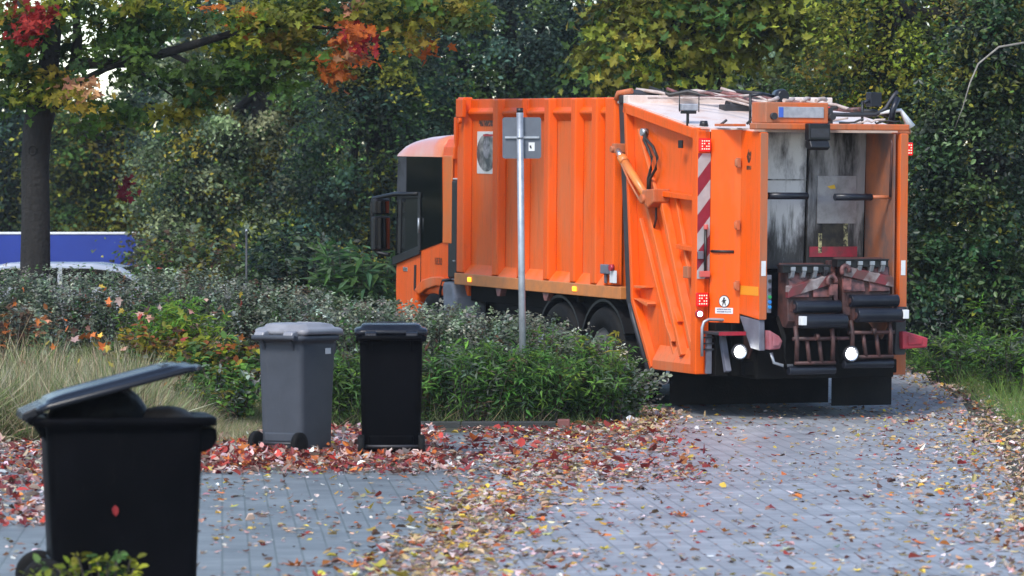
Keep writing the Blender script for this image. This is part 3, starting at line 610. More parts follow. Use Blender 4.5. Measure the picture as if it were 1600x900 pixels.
MB().prism([(-0.46, 0.42), (0.3, 0.42), (0.3, 0.98), (-0.1, 1.02), (-0.46, 0.80)], 'y', -0.46, -2.03).build('hopper_floor', M['under'], TR, 0.01)
MB().box((-0.40, -0.36, 0.46), (-0.30, -2.10, 0.60)).box((-0.2, -0.30, 0.44), (0.6, -0.44, 0.98)).build('underrun_bar', M['under'], TR, 0.01)
MB().prism([(0.0, 0.43), (-0.30, 0.43), (-0.30, 0.66), (0.0, 0.66)], 'y', -2.08, -2.26).build('corner_bracket', OW, TR, 0.008)
MB().prism([(0.0, 0.43), (-0.13, 0.44), (-0.13, 0.98), (0.0, 0.98)], 'y', -0.16, -0.36).build('corner_bracket', M['under'], TR, 0.008)
MB().prism([(-0.50, 0.66), (-0.70, 0.66), (-0.72, 1.15), (-0.50, 1.15)], 'y', -1.91, -2.03).build('guard_shield', M['darkgrey'], TR, 0.01)
for y, z, x in ((-0.27, 0.70, -0.46), (-1.29, 0.69, -0.92)):
    wk = MB().rings([[(x + dx, y + r_ * math.cos(2 * math.pi * k / 28), z + r_ * math.sin(2 * math.pi * k / 28)) for k in range(28)] for dx, r_ in ((0.10, 0.03), (0.09, 0.055), (0.02, 0.073), (-0.01, 0.075), (-0.01, 0.066), (0.025, 0.05))]).build('reversing_light', M['chrome'], TR)
    MB().tube([(x - 0.002, y, z), (x + 0.02, y, z)], [0.04, 0.052], 24).build('lens', M['lamp'], wk)
    MB().rings([[(x + dx, y + r_ * math.cos(2 * math.pi * k / 28), z + r_ * math.sin(2 * math.pi * k / 28)) for k in range(28)] for dx, r_ in ((0.03, 0.073), (0.03, 0.08), (-0.014, 0.08), (-0.014, 0.073))], False, False).build('lamp_shroud', M['darkgrey'], wk)
# red plastic bumper horns
for pts, s_ in (([(-1.96, 0.72), (-2.24, 0.735), (-2.25, 0.83), (-2.0, 0.90), (-1.95, 0.90)], 0), ([(-0.44, 0.73), (-0.56, 0.74), (-0.59, 0.82), (-0.55, 0.87), (-0.44, 0.93)], 1)):
    mt = mk('red_plastic_horn' + str(s_), (0.42, 0.03, 0.05) if s_ == 0 else (0.35, 0.13, 0.15), (0.28, 0.04, 0.05), rough=0.4, scale=7)
    h_ = MB().prism(pts, 'x', -0.78, -0.62).build('red_horn', mt, TR, 0.014)
    c_ = np.mean(np.array(pts), 0)
    MB().prism([tuple(c_ + (np.array(p) - c_) * 0.55) for p in pts], 'x', -0.795, -0.781).build('horn_recess', mt, h_, 0.006)
# crew step and hoop rail
sp = MB().box((-0.40, -0.05, 0.865), (-0.06, -0.37, 0.895)).build('step', M['darkgrey'], TR, 0.006)
MB().box((-0.412, -0.06, 0.862), (-0.401, -0.36, 0.90)).build('step_edge', M['red'], sp)
MB().prism([(-0.10, 0.86), (-0.16, 0.86), (-0.30, 0.50), (-0.24, 0.48)], 'y', -0.20, -0.26).prism([(-0.05, 0.86), (-0.09, 0.86), (-0.09, 0.46), (-0.05, 0.46)], 'y', -0.08, -0.14).build('step_bracket', M['greypaint'], sp, 0.005)
hp = [(-0.12, -0.012, 0.64), (-0.12, -0.012, 0.93), (-0.12, -0.03, 0.985), (-0.12, -0.08, 1.012), (-0.12, -0.32, 1.005), (-0.12, -0.385, 0.98), (-0.12, -0.41, 0.92), (-0.12, -0.41, 0.66)]
MB().tube(hp, 0.016, 10).build('hoop_rail', M['steel'], TR)
MB().tube([(-0.70, -0.50, 0.70), (-0.72, -0.52, 0.60), (-0.74, -0.62, 0.57), (-0.74, -0.72, 0.57)], 0.016, 10).build('bent_rail', M['steel'], TR)
for i in range(3): MB().box((-0.10, -0.03, 0.70 + i * 0.06), (-0.06, -0.34, 0.715 + i * 0.06)).build('step_slat', M['darkgrey'], sp)
# mud flaps and small silver cylinder
MB().box((1.12, -0.26, 0.06), (1.14, -2.12, 0.50)).build('mud_flap', M['rubber'], TR, 0.004)
MB().box((0.25, -1.70, 0.085), (0.27, -2.40, 0.50)).build('mud_flap', M['rubber'], TR, 0.004)
tk = MB().cyl((1.6, -0.55, 0.33), (1.15, -0.20, 0.33), 0.055, n=18).build('silver_cylinder', M['chrome'], TR, 0.01)
MB().box((1.5, -0.60, 0.32), (1.56, -0.44, 0.46)).build('cylinder_bracket', M['white'], tk, 0.004)

def wheel(x, y, z, out, wid, rr=0.52):
    W = empty('wheel', (x, y, z)); W.parent = TR
    s_ = out
    pr = [(0.30, -wid), (0.46, -wid), (rr - 0.02, -wid + 0.03), (rr, -wid + 0.06), (rr, -0.06), (rr - 0.02, -0.03), (0.46, 0.0), (0.30, -0.005), (0.29, -0.05)]
    ty = MB().lathe_y([(a, b * s_) for a, b in pr], (0, 0, 0), 40).build('tyre', M['rubber'], W)
    pr = [(0.295, -0.04), (0.285, -0.02), (0.26, -0.05), (0.20, -0.10), (0.13, -0.10), (0.12, -0.02), (0.06, 0.0), (0.001, 0.0)]
    MB().lathe_y([(a, b * s_) for a, b in pr], (0, 0, 0), 32).build('rim', M['rim'], W)
    q = MB()
    for k in range(10):
        a = 2 * math.pi * k / 10; q.cyl((0.165 * math.cos(a), -0.10 * s_, 0.165 * math.sin(a)), (0.165 * math.cos(a), -0.065 * s_, 0.165 * math.sin(a)), 0.014, n=6)
    q.build('wheel_nuts', M['steel'], W)
for x, wd in ((7.05, 0.30), (3.50, 0.56), (2.36, 0.56)):
    wheel(x, -0.04, 0.525, 1, wd); wheel(x, -2.46, 0.525, -1, wd)
for x in (3.50, 2.36):
    for y0, y1 in ((-0.62, -0.06), (-2.44, -1.9)):
        q = MB(); n = 14; o = []; i_ = []
        for k in range(n + 1):
            a = R(25 + 130 * k / n); o.append((x + 0.60 * math.cos(a), 0.525 + 0.60 * math.sin(a))); i_.append((x + 0.57 * math.cos(a), 0.525 + 0.57 * math.sin(a)))
        q.prism(o + i_[::-1], 'y', y0, y1); q.build('rear_mudguard', M['black'], TR)

# hydraulic cylinder and hoses on the tailgate side
hc = MB().cyl((1.78, 0.05, 2.60), (1.17, 0.05, 2.20), 0.043, n=20).cyl((1.80, 0.05, 2.613), (1.72, 0.05, 2.56), 0.052, n=20).build('hydraulic_cylinder', mk('worn_cylinder_paint', (0.78, 0.24, 0.05), (0.5, 0.17, 0.06), rough=0.35, scale=6), TR)
hc.location = (-0.10, 0, 0.02)
MB().cyl((1.93, 0.05, 2.70), (1.79, 0.05, 2.607), 0.034).build('piston_rod', M['chrome'], hc)
MB().box((1.89, -0.05, 2.66), (1.97, 0.09, 2.76)).cyl((1.93, 0.0, 2.70), (1.93, 0.12, 2.70), 0.035).build('upper_mount', M['orange_worn'], hc, 0.01)
MB().prism([(1.20, 2.28), (0.92, 2.30), (0.92, 2.16), (1.06, 2.10), (1.20, 2.16)], 'y', -0.09, 0.10).cyl((1.16, 0.0, 2.19), (1.16, 0.13, 2.19), 0.05).build('lower_mount', M['orange_worn'], hc, 0.012)
MB().tube([(1.86, 0.08, 2.66), (1.50, 0.10, 2.36), (1.24, 0.10, 2.17)], 0.012).build('feed_pipe', M['orange_worn'], hc)
MB().tube([(1.10, -0.02, 2.11), (1.08, -0.01, 1.98), (1.14, -0.02, 1.9), (1.2, -0.03, 1.95)], 0.012).build('bleed_pipe', M['rust'], hc)
for o in (0.0, 0.09):
    MB().tube([(1.37 - o * 0.2, -0.06, 2.90), (1.33 - o * 0.4, -0.03, 2.82 + o * 0.15), (1.22 - o * 1.2, -0.03, 2.72 + o * 0.35), (1.14 - o * 1.5, -0.03, 2.64), (1.16 - o * 1.3, -0.03, 2.52), (1.22 - o * 0.5, -0.03, 2.42), (1.20 - o * 0.3, -0.02, 2.30)], 0.016, 10).build('hydraulic_hose', M['hose'], TR)
MB().cyl((1.38, -0.09, 2.90), (1.38, -0.02, 2.90), 0.04).cyl((1.20, -0.05, 2.31), (1.20, 0.01, 2.25), 0.03).build('hose_fitting', M['steel'], TR)

# cab
cpoly = [(8.22, 0.55), (8.27, 1.00), (8.26, 1.36), (8.17, 2.62), (6.80, 2.66), (6.50, 2.66), (6.50, 1.0), (6.62, 0.98), (7.6, 0.98), (7.62, 0.55)]
cab = MB().prism(cpoly, 'y', -2.45, -0.05).build('cab', O_, TR, 0.05, 4)
# rounded roof, glossy
rr = []
prof = [(8.19, 2.60), (8.16, 2.68), (8.06, 2.76), (7.85, 2.815), (7.5, 2.85), (7.1, 2.865), (6.78, 2.868)]
m = MB()
ys_ = [(-0.03, 0.0), (-0.045, 0.45), (-0.10, 0.75), (-0.20, 0.92), (-0.36, 1.0), (-1.25, 1.03), (-2.14, 1.0), (-2.30, 0.92), (-2.40, 0.75), (-2.455, 0.45), (-2.47, 0.0)]
V = []; F = []
for x, z in prof:
    for y, k in ys_: V.append((x, y, 2.60 + (z - 2.60) * k))
nn = len(ys_)
for i in range(len(prof) - 1):
    for j in range(nn - 1): F.append((i * nn + j, i * nn + j + 1, (i + 1) * nn + j + 1, (i + 1) * nn + j))
F.append(tuple(range((len(prof) - 1) * nn, len(prof) * nn))); F.append(tuple(range(nn - 1, -1, -1)))
m.add(V, F, True)
m.build('cab_roof', M['cab_roof'], TR)
q = MB()
V = []
for x in (6.78, 6.47):
    for y, k in ys_: V.append((x, y + (0.0 if k else 0.0), 2.58 + 0.30 * k))
F = [(j, j + 1, nn + j + 1, nn + j) for j in range(nn - 1)] + [tuple(range(nn)), tuple(range(2 * nn - 1, nn - 1, -1))]
q.add(V, F, False); q.build('roof_edge', O_, cab, 0.02, 3)
MB().prism([(6.499, 1.0), (6.499, 2.78), (6.30, 2.74), (6.30, 1.0)], 'y', -2.3, -0.16).build('cab_back', O_, TR, 0.02)
MB().box((6.75, -0.05, 1.60), (6.48, -0.026, 2.62)).build('door_pillar', mk('tan_orange_pillar', (0.74, 0.15, 0.012), (0.62, 0.17, 0.04), rough=0.4), cab, 0.012)
for ya, yb, s_ in ((-0.052, -0.040, 0), (-2.448, -2.46, 1)):
    sg = MB().prism([(8.16, 2.598), (6.83, 2.635), (6.78, 1.61), (8.25, 1.36)], 'y', ya, yb).build('side_window', M['glass'], cab, 0.004)
    a, b = (yb, yb + 0.008) if s_ == 0 else (yb - 0.008, yb)
    MB().prism([(8.155, 2.59), (7.90, 2.60), (7.90, 2.06), (8.19, 2.06)], 'y', a, b).build('quarter_pane', mk('painted_reflection_pane' + str(s_), (0.07, 0.075, 0.09), (0.02, 0.024, 0.028), rough=0.15, scale=2.5, spec=0.25), sg)  # grey patches in the colour stand in for the pane's reflection
    MB().prism([(8.0, 2.10), (7.52, 2.11), (7.50, 1.53), (8.02, 1.45)], 'y', a, b).build('lower_pane', M['glass2'], sg)
    q = MB(); q.bar((7.48, 2.14), (7.46, 1.50), 0.07, 'y', a, b + 0.01 * (1 - 2 * s_)); q.bar((8.06, 2.14), (8.09, 1.44), 0.09, 'y', a, b + 0.01 * (1 - 2 * s_)); q.bar((8.16, 2.125), (7.42, 2.15), 0.06, 'y', a, b + 0.012 * (1 - 2 * s_)); q.bar((8.285, 1.345), (7.46, 1.50), 0.10, 'y', a, b + 0.014 * (1 - 2 * s_))
    q.build('window_frame', M['black'], sg, 0.006)
    q = MB().tube([(7.45, (a + b) / 2 + (0.02 if s_ == 0 else -0.02), 1.70), (7.45, (a + b) / 2 + (0.02 if s_ == 0 else -0.02), 1.88)], 0.014); q.build('grab_handle', M['steel'], sg)
    MB().prism([(7.66, 1.02), (7.60, 1.02), (7.59, 1.32), (7.65, 1.32)], 'y', -0.048 if s_ == 0 else -2.452, -0.042 if s_ == 0 else -2.458).build('door_grip', M['black'], cab, 0.002)
MB().box((7.455, -0.049, 0.98), (7.448, -0.0435, 1.48)).build('door_gap', M['black'], cab)
MB().box((8.0, -0.049, 1.235), (7.86, -0.042, 1.285)).build('badge', M['chrome'], cab, 0.003)
MB().prism([(8.275, 1.40), (8.285, 1.40), (8.185, 2.58), (8.165, 2.58)], 'y', -2.38, -0.12).build('windscreen', M['glass'], cab)
sgl = MB().box((7.31, -0.05, 1.07), (7.20, -0.03, 1.15)).build('turn_signal', M['amber'], cab, 0.006)
q = MB().prism([(7.55, 1.03), (7.30, 1.16), (7.0, 1.205), (6.70, 1.215), (6.62, 1.20), (6.62, 1.10), (6.9, 1.10), (7.2, 1.05), (7.40, 0.98)], 'y', -0.06, 0.0); q.build('wheel_arch', M['orange_dusty'], cab, 0.015)
fc = bpy.data.curves.new('fleet_number', 'FONT'); fc.body = '1830'; fc.size = 0.12; fc.extrude = 0.001; fc.materials.append(M['decal_black'])
ft = bpy.data.objects.new('fleet_text', fc); COL.objects.link(ft); dg = bpy.context.evaluated_depsgraph_get(); fm = bpy.data.meshes.new_from_object(ft.evaluated_get(dg)); bpy.data.objects.remove(ft)
fo = bpy.data.objects.new('fleet_number', fm); COL.objects.link(fo); fo.parent = cab; fo.location = (7.04, -0.046, 1.345); fo.rotation_euler = (R(90), 0, R(180))
q = MB().prism([(6.70, 1.17), (6.42, 1.175), (6.30, 0.98), (6.26, 0.45), (6.62, 0.45), (6.66, 0.9)], 'y', -0.40, 0.0); q.build('front_mudguard', M['mudguard'], TR, 0.04, 4)
q = MB().tube([(6.78, -0.01, 0.75), (6.76, -0.01, 1.05), (6.68, -0.01, 1.17), (6.42, -0.01, 1.19)], 0.018, 8); q.build('mudguard_edge', M['black'], TR)
# intake stack behind the cab
ik = MB().box((6.60, -0.28, 1.20), (6.335, -0.03, 2.34)).build('intake_stack', M['black'], TR, 0.025, 3)
MB().box((6.59, -0.27, 2.342), (6.345, -0.04, 2.36)).build('stack_cap', mk('pale_stack_cap', (0.55, 0.55, 0.56), rough=0.3), ik, 0.006)
MB().box((6.40, -0.028, 1.40), (6.35, -0.01, 1.415)).box((6.44, -0.028, 1.19), (6.30, -0.005, 1.20)).build('clip', M['steel'], ik)
# wing mirrors
for s_ in (0, 1):
    f = (lambda y: y) if s_ == 0 else (lambda y: -2.5 - y)
    mr = MB().tube([(7.50, f(-0.03), 2.16), (8.15, f(0.0), 2.15), (8.40, f(0.08), 2.11), (8.48, f(0.15), 2.09), (8.49, f(0.16), 2.03), (8.48, f(0.16), 1.5), (8.43, f(0.1), 1.44), (8.28, f(0.02), 1.42)], 0.026, 8).build('mirror_arm', M['black'], TR)
    MB().box((8.40, f(-0.04), 1.90), (8.50, f(0.17), 2.09)).box((8.40, f(-0.05), 1.46), (8.51, f(0.18), 1.88)).build('mirror_housing', M['black'], mr, 0.03, 3)
    MB().box((8.394, f(-0.02), 1.92), (8.3985, f(0.155), 2.06)).box((8.394, f(-0.03), 1.49), (8.3985, f(0.16), 1.86)).build('mirror_glass', mk('mirror_glass', (0.25, 0.25, 0.27), rough=0.08, metal=1.0), mr)
# roof clutter: hoses along the ridge, rods, lamps, curved pipe
def squiggle(p0, p1, amp, n=7):
    P0, P1 = Vector(p0), Vector(p1); out = []
    for i in range(n + 1):
        t = i / n; out.append(P0.lerp(P1, t) + Vector((random.uniform(-amp, amp), random.uniform(-amp, amp), abs(random.uniform(0, amp)))))
    return out
for k in range(8):
    MB().tube(squiggle((1.95 - 0.08 * k, -0.25 - 0.13 * k, 3.31), (1.0 - 0.15 * k, -1.3 - 0.14 * k, 3.20 - 0.02 * k), 0.06), 0.018 + 0.006 * (k % 2), 8).build('roof_hose', (M['cable'], M['hose'], M['pinkred'])[k % 3], TR)
for k in range(3):
    MB().tube([(1.6, -0.2 - 0.3 * k, 3.26), (0.9, -0.7 - 0.2 * k, 3.26 + 0.02 * k), (-0.1, -1.0 - 0.05 * k, 3.08)], 0.012, 8).build('roof_pipe', M['cable'] if k != 1 else M['pinkred'], TR)
MB().cyl((1.3, -0.98, 3.18), (1.3, -1.12, 3.18), 0.08).box((1.2, -0.9, 3.1), (1.35, -1.2, 3.2)).build('hose_reel', M['darkgrey'], TR, 0.01)
MB().box((1.95, -0.02, 3.20), (1.84, -0.35, 3.29)).cyl((1.9, -0.10, 3.30), (1.9, -0.46, 3.31), 0.045).build('roof_hinge', M['darkgrey'], TR, 0.015)
MB().tube([(1.98, -0.01, 3.24), (1.95, -0.02, 3.31), (1.82, -0.12, 3.335)], 0.03, 8).build('hinge_cover', M['orange_worn'], TR)
gp = MB().cyl((0.30, -0.03, 2.95), (0.30, -0.03, 3.12), 0.015).box((0.24, -0.10, 3.09), (0.37, 0.02, 3.12)).build('antenna_mount', M['black'], TR, 0.004)
MB().box((0.26, -0.13, 3.12), (0.36, 0.05, 3.19)).build('antenna_box', M['plate'], gp, 0.01)
q = MB()
for y in (0.06, -0.16): q.tube([(0.31, y, 3.11), (0.31, y, 3.28)], 0.006, 6)
q.tube([(0.31, 0.06, 3.28), (0.31, -0.16, 3.28)], 0.006, 6).build('wire_cage', M['black'], gp)
MB().cyl((0.15, -0.14, 2.96), (0.15, -0.14, 3.02), 0.05, 0.035).build('beacon_base', M['black'], TR)
MB().cyl((0.14, -0.66, 2.98), (0.14, -0.66, 3.30), 0.014).build('roof_rod', M['black'], TR)
cm = MB().tube([(0.14, -0.66, 3.28), (0.14, -0.80, 3.30), (0.14, -0.95, 3.27)], 0.016, 8).build('camera_arm', M['roller'], TR)
MB().tube([(0.05, -1.00, 3.28), (0.10, -1.00, 3.28), (0.22, -1.00, 3.29)], [0.06, 0.075, 0.055], 18).build('camera_head', M['roller'], cm)
r_ = MB().cyl((0.0, -1.88, 2.98), (0.0, -1.88, 3.24), 0.014).build('roof_rod', M['black'], TR)
MB().tube([(0.0, -1.90, 3.22), (0.0, -1.96, 3.25)], 0.02, 8).box((-0.05, -1.95, 3.18), (0.06, -2.08, 3.33)).build('lamp_head', M['roller'], r_, 0.03, 3)
MB().tube([(-0.05, -1.3, 3.10), (-0.06, -1.7, 3.095), (-0.05, -2.0, 3.10), (-0.05, -2.12, 3.16), (-0.05, -2.22, 3.30), (-0.05, -2.26, 3.34)], 0.022, 8).build('exhaust_pipe', M['darkgrey'], TR)
MB().tube([(-0.10, -2.16, 3.0), (-0.10, -2.18, 3.15), (-0.10, -2.24, 3.28)], 0.034, 8).build('cable_duct', M['roller'], TR)
MB().tube([(-0.05, -2.05, 3.12), (-0.05, -2.3, 3.15), (-0.1, -2.40, 2.97)], [0.02, 0.02, 0.05], 8).build('pale_hose', M['white'], TR)
MB().box((-0.42, -1.24, 2.96), (-0.38, -1.28, 3.17)).build('red_marker', M['redlens'], TR)
q = MB()
for k in range(4): q.tube(squiggle((-0.4, -0.6 - 0.18 * k, 3.22), (-0.3, -0.75 - 0.18 * k, 3.24), 0.02, 4), 0.022, 6)
q.build('plate_box_hose', M['cable'], pb)
for k in range(4): MB().tube(squiggle((-0.1, -1.35 - 0.2 * k, 3.0), (-0.2, -1.6 - 0.2 * k, 3.03), 0.03, 5), 0.012, 6).build('roof_wire', M['hose'] if k % 2 else M['cable'], TR)
MB().tube([(0.0, -0.24, 2.97), (-0.05, -0.30, 3.03)], 0.014, 6).tube([(-0.2, -0.45, 2.99), (-0.25, -0.52, 3.08)], 0.014, 6).build('roof_hook', M['darkgrey'], TR)

# ------------------------------------------------------------------ traffic sign seen from behind
sx, sy = 0.10, 41.2
sg = empty('traffic_sign', (sx, sy, 0)); tag(sg, 'grey metal post carrying a square sign plate seen from behind', 'traffic sign')
MB().tube([(0.02, 0, -0.2), (-0.005, 0, 1.5), (-0.022, 0, 3.08)], 0.035, 14).build('post', M['steel'], sg)
MB().cyl((-0.022, 0, 3.075), (-0.0225, 0, 3.125), 0.033, n=14).build('post_cap', M['black'], sg)
pl = MB().prism(rrect(-0.195, 0.19, 0.205, 0.025, 0)[0:0] or [(p[0], p[1] + 2.83) for p in rrect(-0.195, 0.19, 0.205, 0.025, 0)], 'y', 0.034, 0.037).build('sign_plate', M['sign'], sg)
MB().box((-0.17, 0.012, 2.825), (0.17, 0.033, 2.845)).tube([(-0.05, -0.03, 2.835), (-0.02, -0.036, 2.835), (0.01, -0.03, 2.835)], 0.012, 8).build('clamp', M['steel'], sg)
sk = MB().box((0.065, 0.0325, 2.70), (0.125, 0.0335, 2.785)).build('sticker', M['white'], pl)
MB().box((0.075, 0.0318, 2.735), (0.092, 0.0323, 2.755)).box((0.08, 0.0318, 2.725), (0.097, 0.0323, 2.735)).build('sticker_print', M['black'], sk)

# ------------------------------------------------------------------ wheelie bins (local x forward, hinge at the back)
def wheelie_bin(name, label, X, Y, rot, D, W, H, wr, body_m, lid_m, lid_deg, open_lid):
    B = empty(name, (X, Y, gzf(X, Y)), (0, 0, rot)); tag(B, label, 'wheelie bin')
    hb, ht = W * 0.43, W * 0.462
    xb0, xb1, xt0, xt1 = (-D * 0.36, D * 0.41, -D * 0.40, D * 0.45) if open_lid else (-D * 0.35, D * 0.385, -D * 0.40, D * 0.45)
    rimz = H * 0.90; fo_ = 0.075 if open_lid else 0.04; bo_ = 0.07 if open_lid else 0.035
    rg = [rrect(xb0, xb1, hb, 0.05, 0.035), rrect(xb0 - 0.003, xb1 + 0.003, hb + 0.003, 0.06, 0.06)]
    for t in (0.25, 0.5, 0.75, 0.96): rg.append(rrect(xb0 + (xt0 - xb0) * t, xb1 + (xt1 - xb1) * t, hb + (ht - hb) * t, 0.06, 0.06 + (rimz - 0.10) * t))
    z = rimz - 0.04
    rg += [rrect(xt0, xt1, ht, 0.06, z), rrect(xt0 - bo_ + 0.005, xt1 + fo_ - 0.005, ht + 0.032, 0.08, z + 0.004), rrect(xt0 - bo_, xt1 + fo_, ht + 0.036, 0.08, rimz), rrect(xt0 - bo_ + 0.015, xt1 + fo_ - 0.015, ht + 0.022, 0.07, rimz + 0.012),
           rrect(xt0 + 0.012, xt1 - 0.012, ht - 0.012, 0.05, rimz + 0.004), rrect(xb0 + 0.03, xb1 - 0.03, hb - 0.02, 0.05, 0.12)]
    bd = MB().rings(rg).build('body', body_m, B)
    # front comb, back web, foot recess
    q = MB().prism([(xt1 - 0.01, rimz - 0.045), (xt1 + fo_ - 0.005, rimz - 0.05), (xt1 + fo_, rimz - 0.11), (xt1 + fo_ - 0.03, rimz - 0.16), (xt1 - 0.02, rimz - 0.18)], 'y', -W * 0.40, W * 0.40); q.build('lifting_comb', body_m, B, 0.012)
    for y in (-W * 0.30, W * 0.30): MB().prism([(xt0 + 0.01, rimz - 0.05), (xt0 - 0.06, rimz - 0.02), (xt0 + 0.010, rimz - 0.13)], 'y', y - 0.012, y + 0.012).build('hinge_web', body_m, B, 0.005)
    MB().cyl((xt0 - 0.075, -W * 0.44, rimz - 0.005), (xt0 - 0.075, W * 0.44, rimz - 0.005), 0.022, n=12).box((xt0 - 0.075, -W * 0.44, rimz - 0.03), (xt0 + 0.0, -W * 0.40, rimz + 0.01)).box((xt0 - 0.075, W * 0.44, rimz - 0.03), (xt0 + 0.0, W * 0.40, rimz + 0.01)).build('handle', body_m, B, 0.006)
    MB().box((xb0 - 0.018, -W * 0.33, wr * 1.12), (xb0 + 0.01, W * 0.33, wr * 1.9)).build('foot_panel', body_m, B, 0.012)
    MB().cyl((xb0 - 0.045, -W * 0.47, wr), (xb0 - 0.045, W * 0.47, wr), 0.014, n=10).build('axle', M['darkgrey'], B)
    for s_ in (-1, 1):
        Wh = empty('wheel', (xb0 - 0.045, s_ * W * 0.445, wr)); Wh.parent = B
        pr = [(wr * 0.62, -0.028), (wr * 0.9, -0.028), (wr, -0.018), (wr, 0.018), (wr * 0.9, 0.028), (wr * 0.62, 0.028), (wr * 0.6, 0.0)]
        MB().lathe_y(pr, (0, 0, 0), 30).build('tyre', M['rubber'], Wh)
        pr = [(wr * 0.64, -0.02), (wr * 0.5, -0.024), (wr * 0.2, -0.012), (0.001, -0.02), (0.001, 0.02), (wr * 0.2, 0.012), (wr * 0.5, 0.024), (wr * 0.64, 0.02)]
        MB().lathe_y(pr, (0, 0, 0), 24).build('rim', M['black'], Wh)
    # lid, built about its hinge line
    hx, hz = xt0 - 0.055 - (0.045 if open_lid else 0), rimz + 0.03
    x0, x1 = 0.0, xt1 - hx + (0.0 if open_lid else 0.07)
    hy = ht + 0.045
    bow = 0.032 if open_lid else 0.035; th_ = 0.6 if open_lid else 1.0
    def ring(i0, i1, iy, zz, r=0.06):
        pts = rrect(x0 + i0, x1 - i1, hy - iy, r, 0)
        return [(p[0], p[1], zz * th_ + bow * math.sin(math.pi * min(1, max(0, p[0] / x1))) ) for p in pts]
    rg = [ring(0.09, 0.03, 0.04, -0.022), ring(0.055, 0.0, 0.0, -0.028), ring(0.05, 0.0, 0.0, 0.012, 0.07), ring(0.06, 0.015, 0.015, 0.024, 0.07), ring(0.11, 0.06, 0.05, 0.026), ring(0.12, 0.08, 0.065, 0.048), ring(0.16, 0.12, 0.10, 0.054)]
    lid = MB().rings(rg).build('lid', lid_m, B, loc=(hx, 0, hz)); lid.rotation_euler = (0, R(-lid_deg), 0)
    for y in ((-W * 0.30, W * 0.30) if not open_lid else (-W * 0.3, 0.0, W * 0.3)):
        MB().prism([(0.10, 0.03), (-0.02, 0.012), (-0.035, -0.02), (-0.01, -0.04), (0.09, -0.02)], 'y', y - 0.05, y + 0.05).build('lid_hinge', lid_m, lid, 0.01)
    hzo = 0.03 if open_lid else 0.0
    q = MB().prism([(x1 - 0.17, 0.02), (x1 - 0.17, 0.085 - hzo), (x1 - 0.15, 0.085 - hzo), (x1 - 0.05, 0.05 - hzo), (x1 - 0.02, 0.0), (x1 + 0.035, 0.0), (x1 + 0.035, -0.025), (x1 - 0.03, -0.025)], 'y', -0.13, 0.13)
    q.build('lid_handle', lid_m, lid, 0.008)
    return B, bd, lid
M['bin_black'] = mk('black_bin_plastic', (0.0022, 0.0023, 0.003), (0.0042, 0.0042, 0.0055), scale=2.5, rough=0.34, bump=0.05, bscale=160, rvar=0.15, spec=0.02)
M['bin_grey'] = mk('grey_bin_plastic', (0.058, 0.065, 0.080), (0.043, 0.049, 0.060), scale=2.2, rough=0.5, spec=0.22, bump=0.06, bscale=150)
M['lid_grey'] = mk('pale_grey_lid_plastic', (0.26, 0.258, 0.28), (0.19, 0.188, 0.205), scale=3, rough=0.4)
M['lid_black'] = mk('blue_black_lid_plastic', (0.006, 0.007, 0.011), (0.010, 0.011, 0.016), scale=3, rough=0.27, spec=0.3)
def _scuff(m, col, lo):
    nt = m.node_tree; N = nt.nodes; L = nt.links; b = N['Principled BSDF']; src = b.inputs['Base Color'].links[0].from_socket
    tc = N.new('ShaderNodeTexCoord'); mp = N.new('ShaderNodeMapping'); mp.inputs['Scale'].default_value = (14, 14, 3); L.new(tc.outputs['Object'], mp.inputs[0])
    nz = N.new('ShaderNodeTexNoise'); nz.inputs['Scale'].default_value = 1.6; nz.inputs['Detail'].default_value = 10; nz.inputs['Roughness'].default_value = 0.75; L.new(mp.outputs[0], nz.inputs[0])
    rp = N.new('ShaderNodeMapRange'); rp.inputs[1].default_value = lo; rp.inputs[2].default_value = 0.82; rp.inputs[4].default_value = 0.6; L.new(nz.outputs[0], rp.inputs[0])
    mx = N.new('ShaderNodeMix'); mx.data_type = 'RGBA'; mx.inputs[7].default_value = (*col, 1); L.new(src, mx.inputs[6]); L.new(rp.outputs[0], mx.inputs[0]); L.new(mx.outputs[2], b.inputs['Base Color'])
_scuff(M['bin_black'], (0.02, 0.019, 0.018), 0.58); _scuff(M['bin_grey'], (0.10, 0.10, 0.105), 0.55); _scuff(M['lid_grey'], (0.07, 0.06, 0.05), 0.55)
# black bin near the camera, lid propped open
b1, b1b, b1l = wheelie_bin('wheelie_bin', 'large black wheelie bin with its lid propped half open by rubbish', -2.085, 21.85, R(10), 0.965, 0.62, 1.075, 0.125, M['bin_black'], M['lid_black'], 15.0, True)
b2, b2b, b2l = wheelie_bin('wheelie_bin', 'grey wheelie bin with pale closed lid turned cornerwise in red leaves', -1.86, 35.7, R(57), 0.63, 0.51, 1.125, 0.10, M['bin_grey'], M['lid_grey'], 0.5, False)
b3, b3b, b3l = wheelie_bin('wheelie_bin', 'black wheelie bin with closed lid seen from behind with both wheels', -1.03, 35.3, R(92), 0.74, 0.575, 1.135, 0.10, M['bin_black'], M['lid_black'], 0.5, False)
MB().box((0.10, -0.2405, 0.86), (0.18, -0.2365, 0.91)).build('white_label', M['white'], b2, 0.001)
tag(b2l, 'pale grey lid')
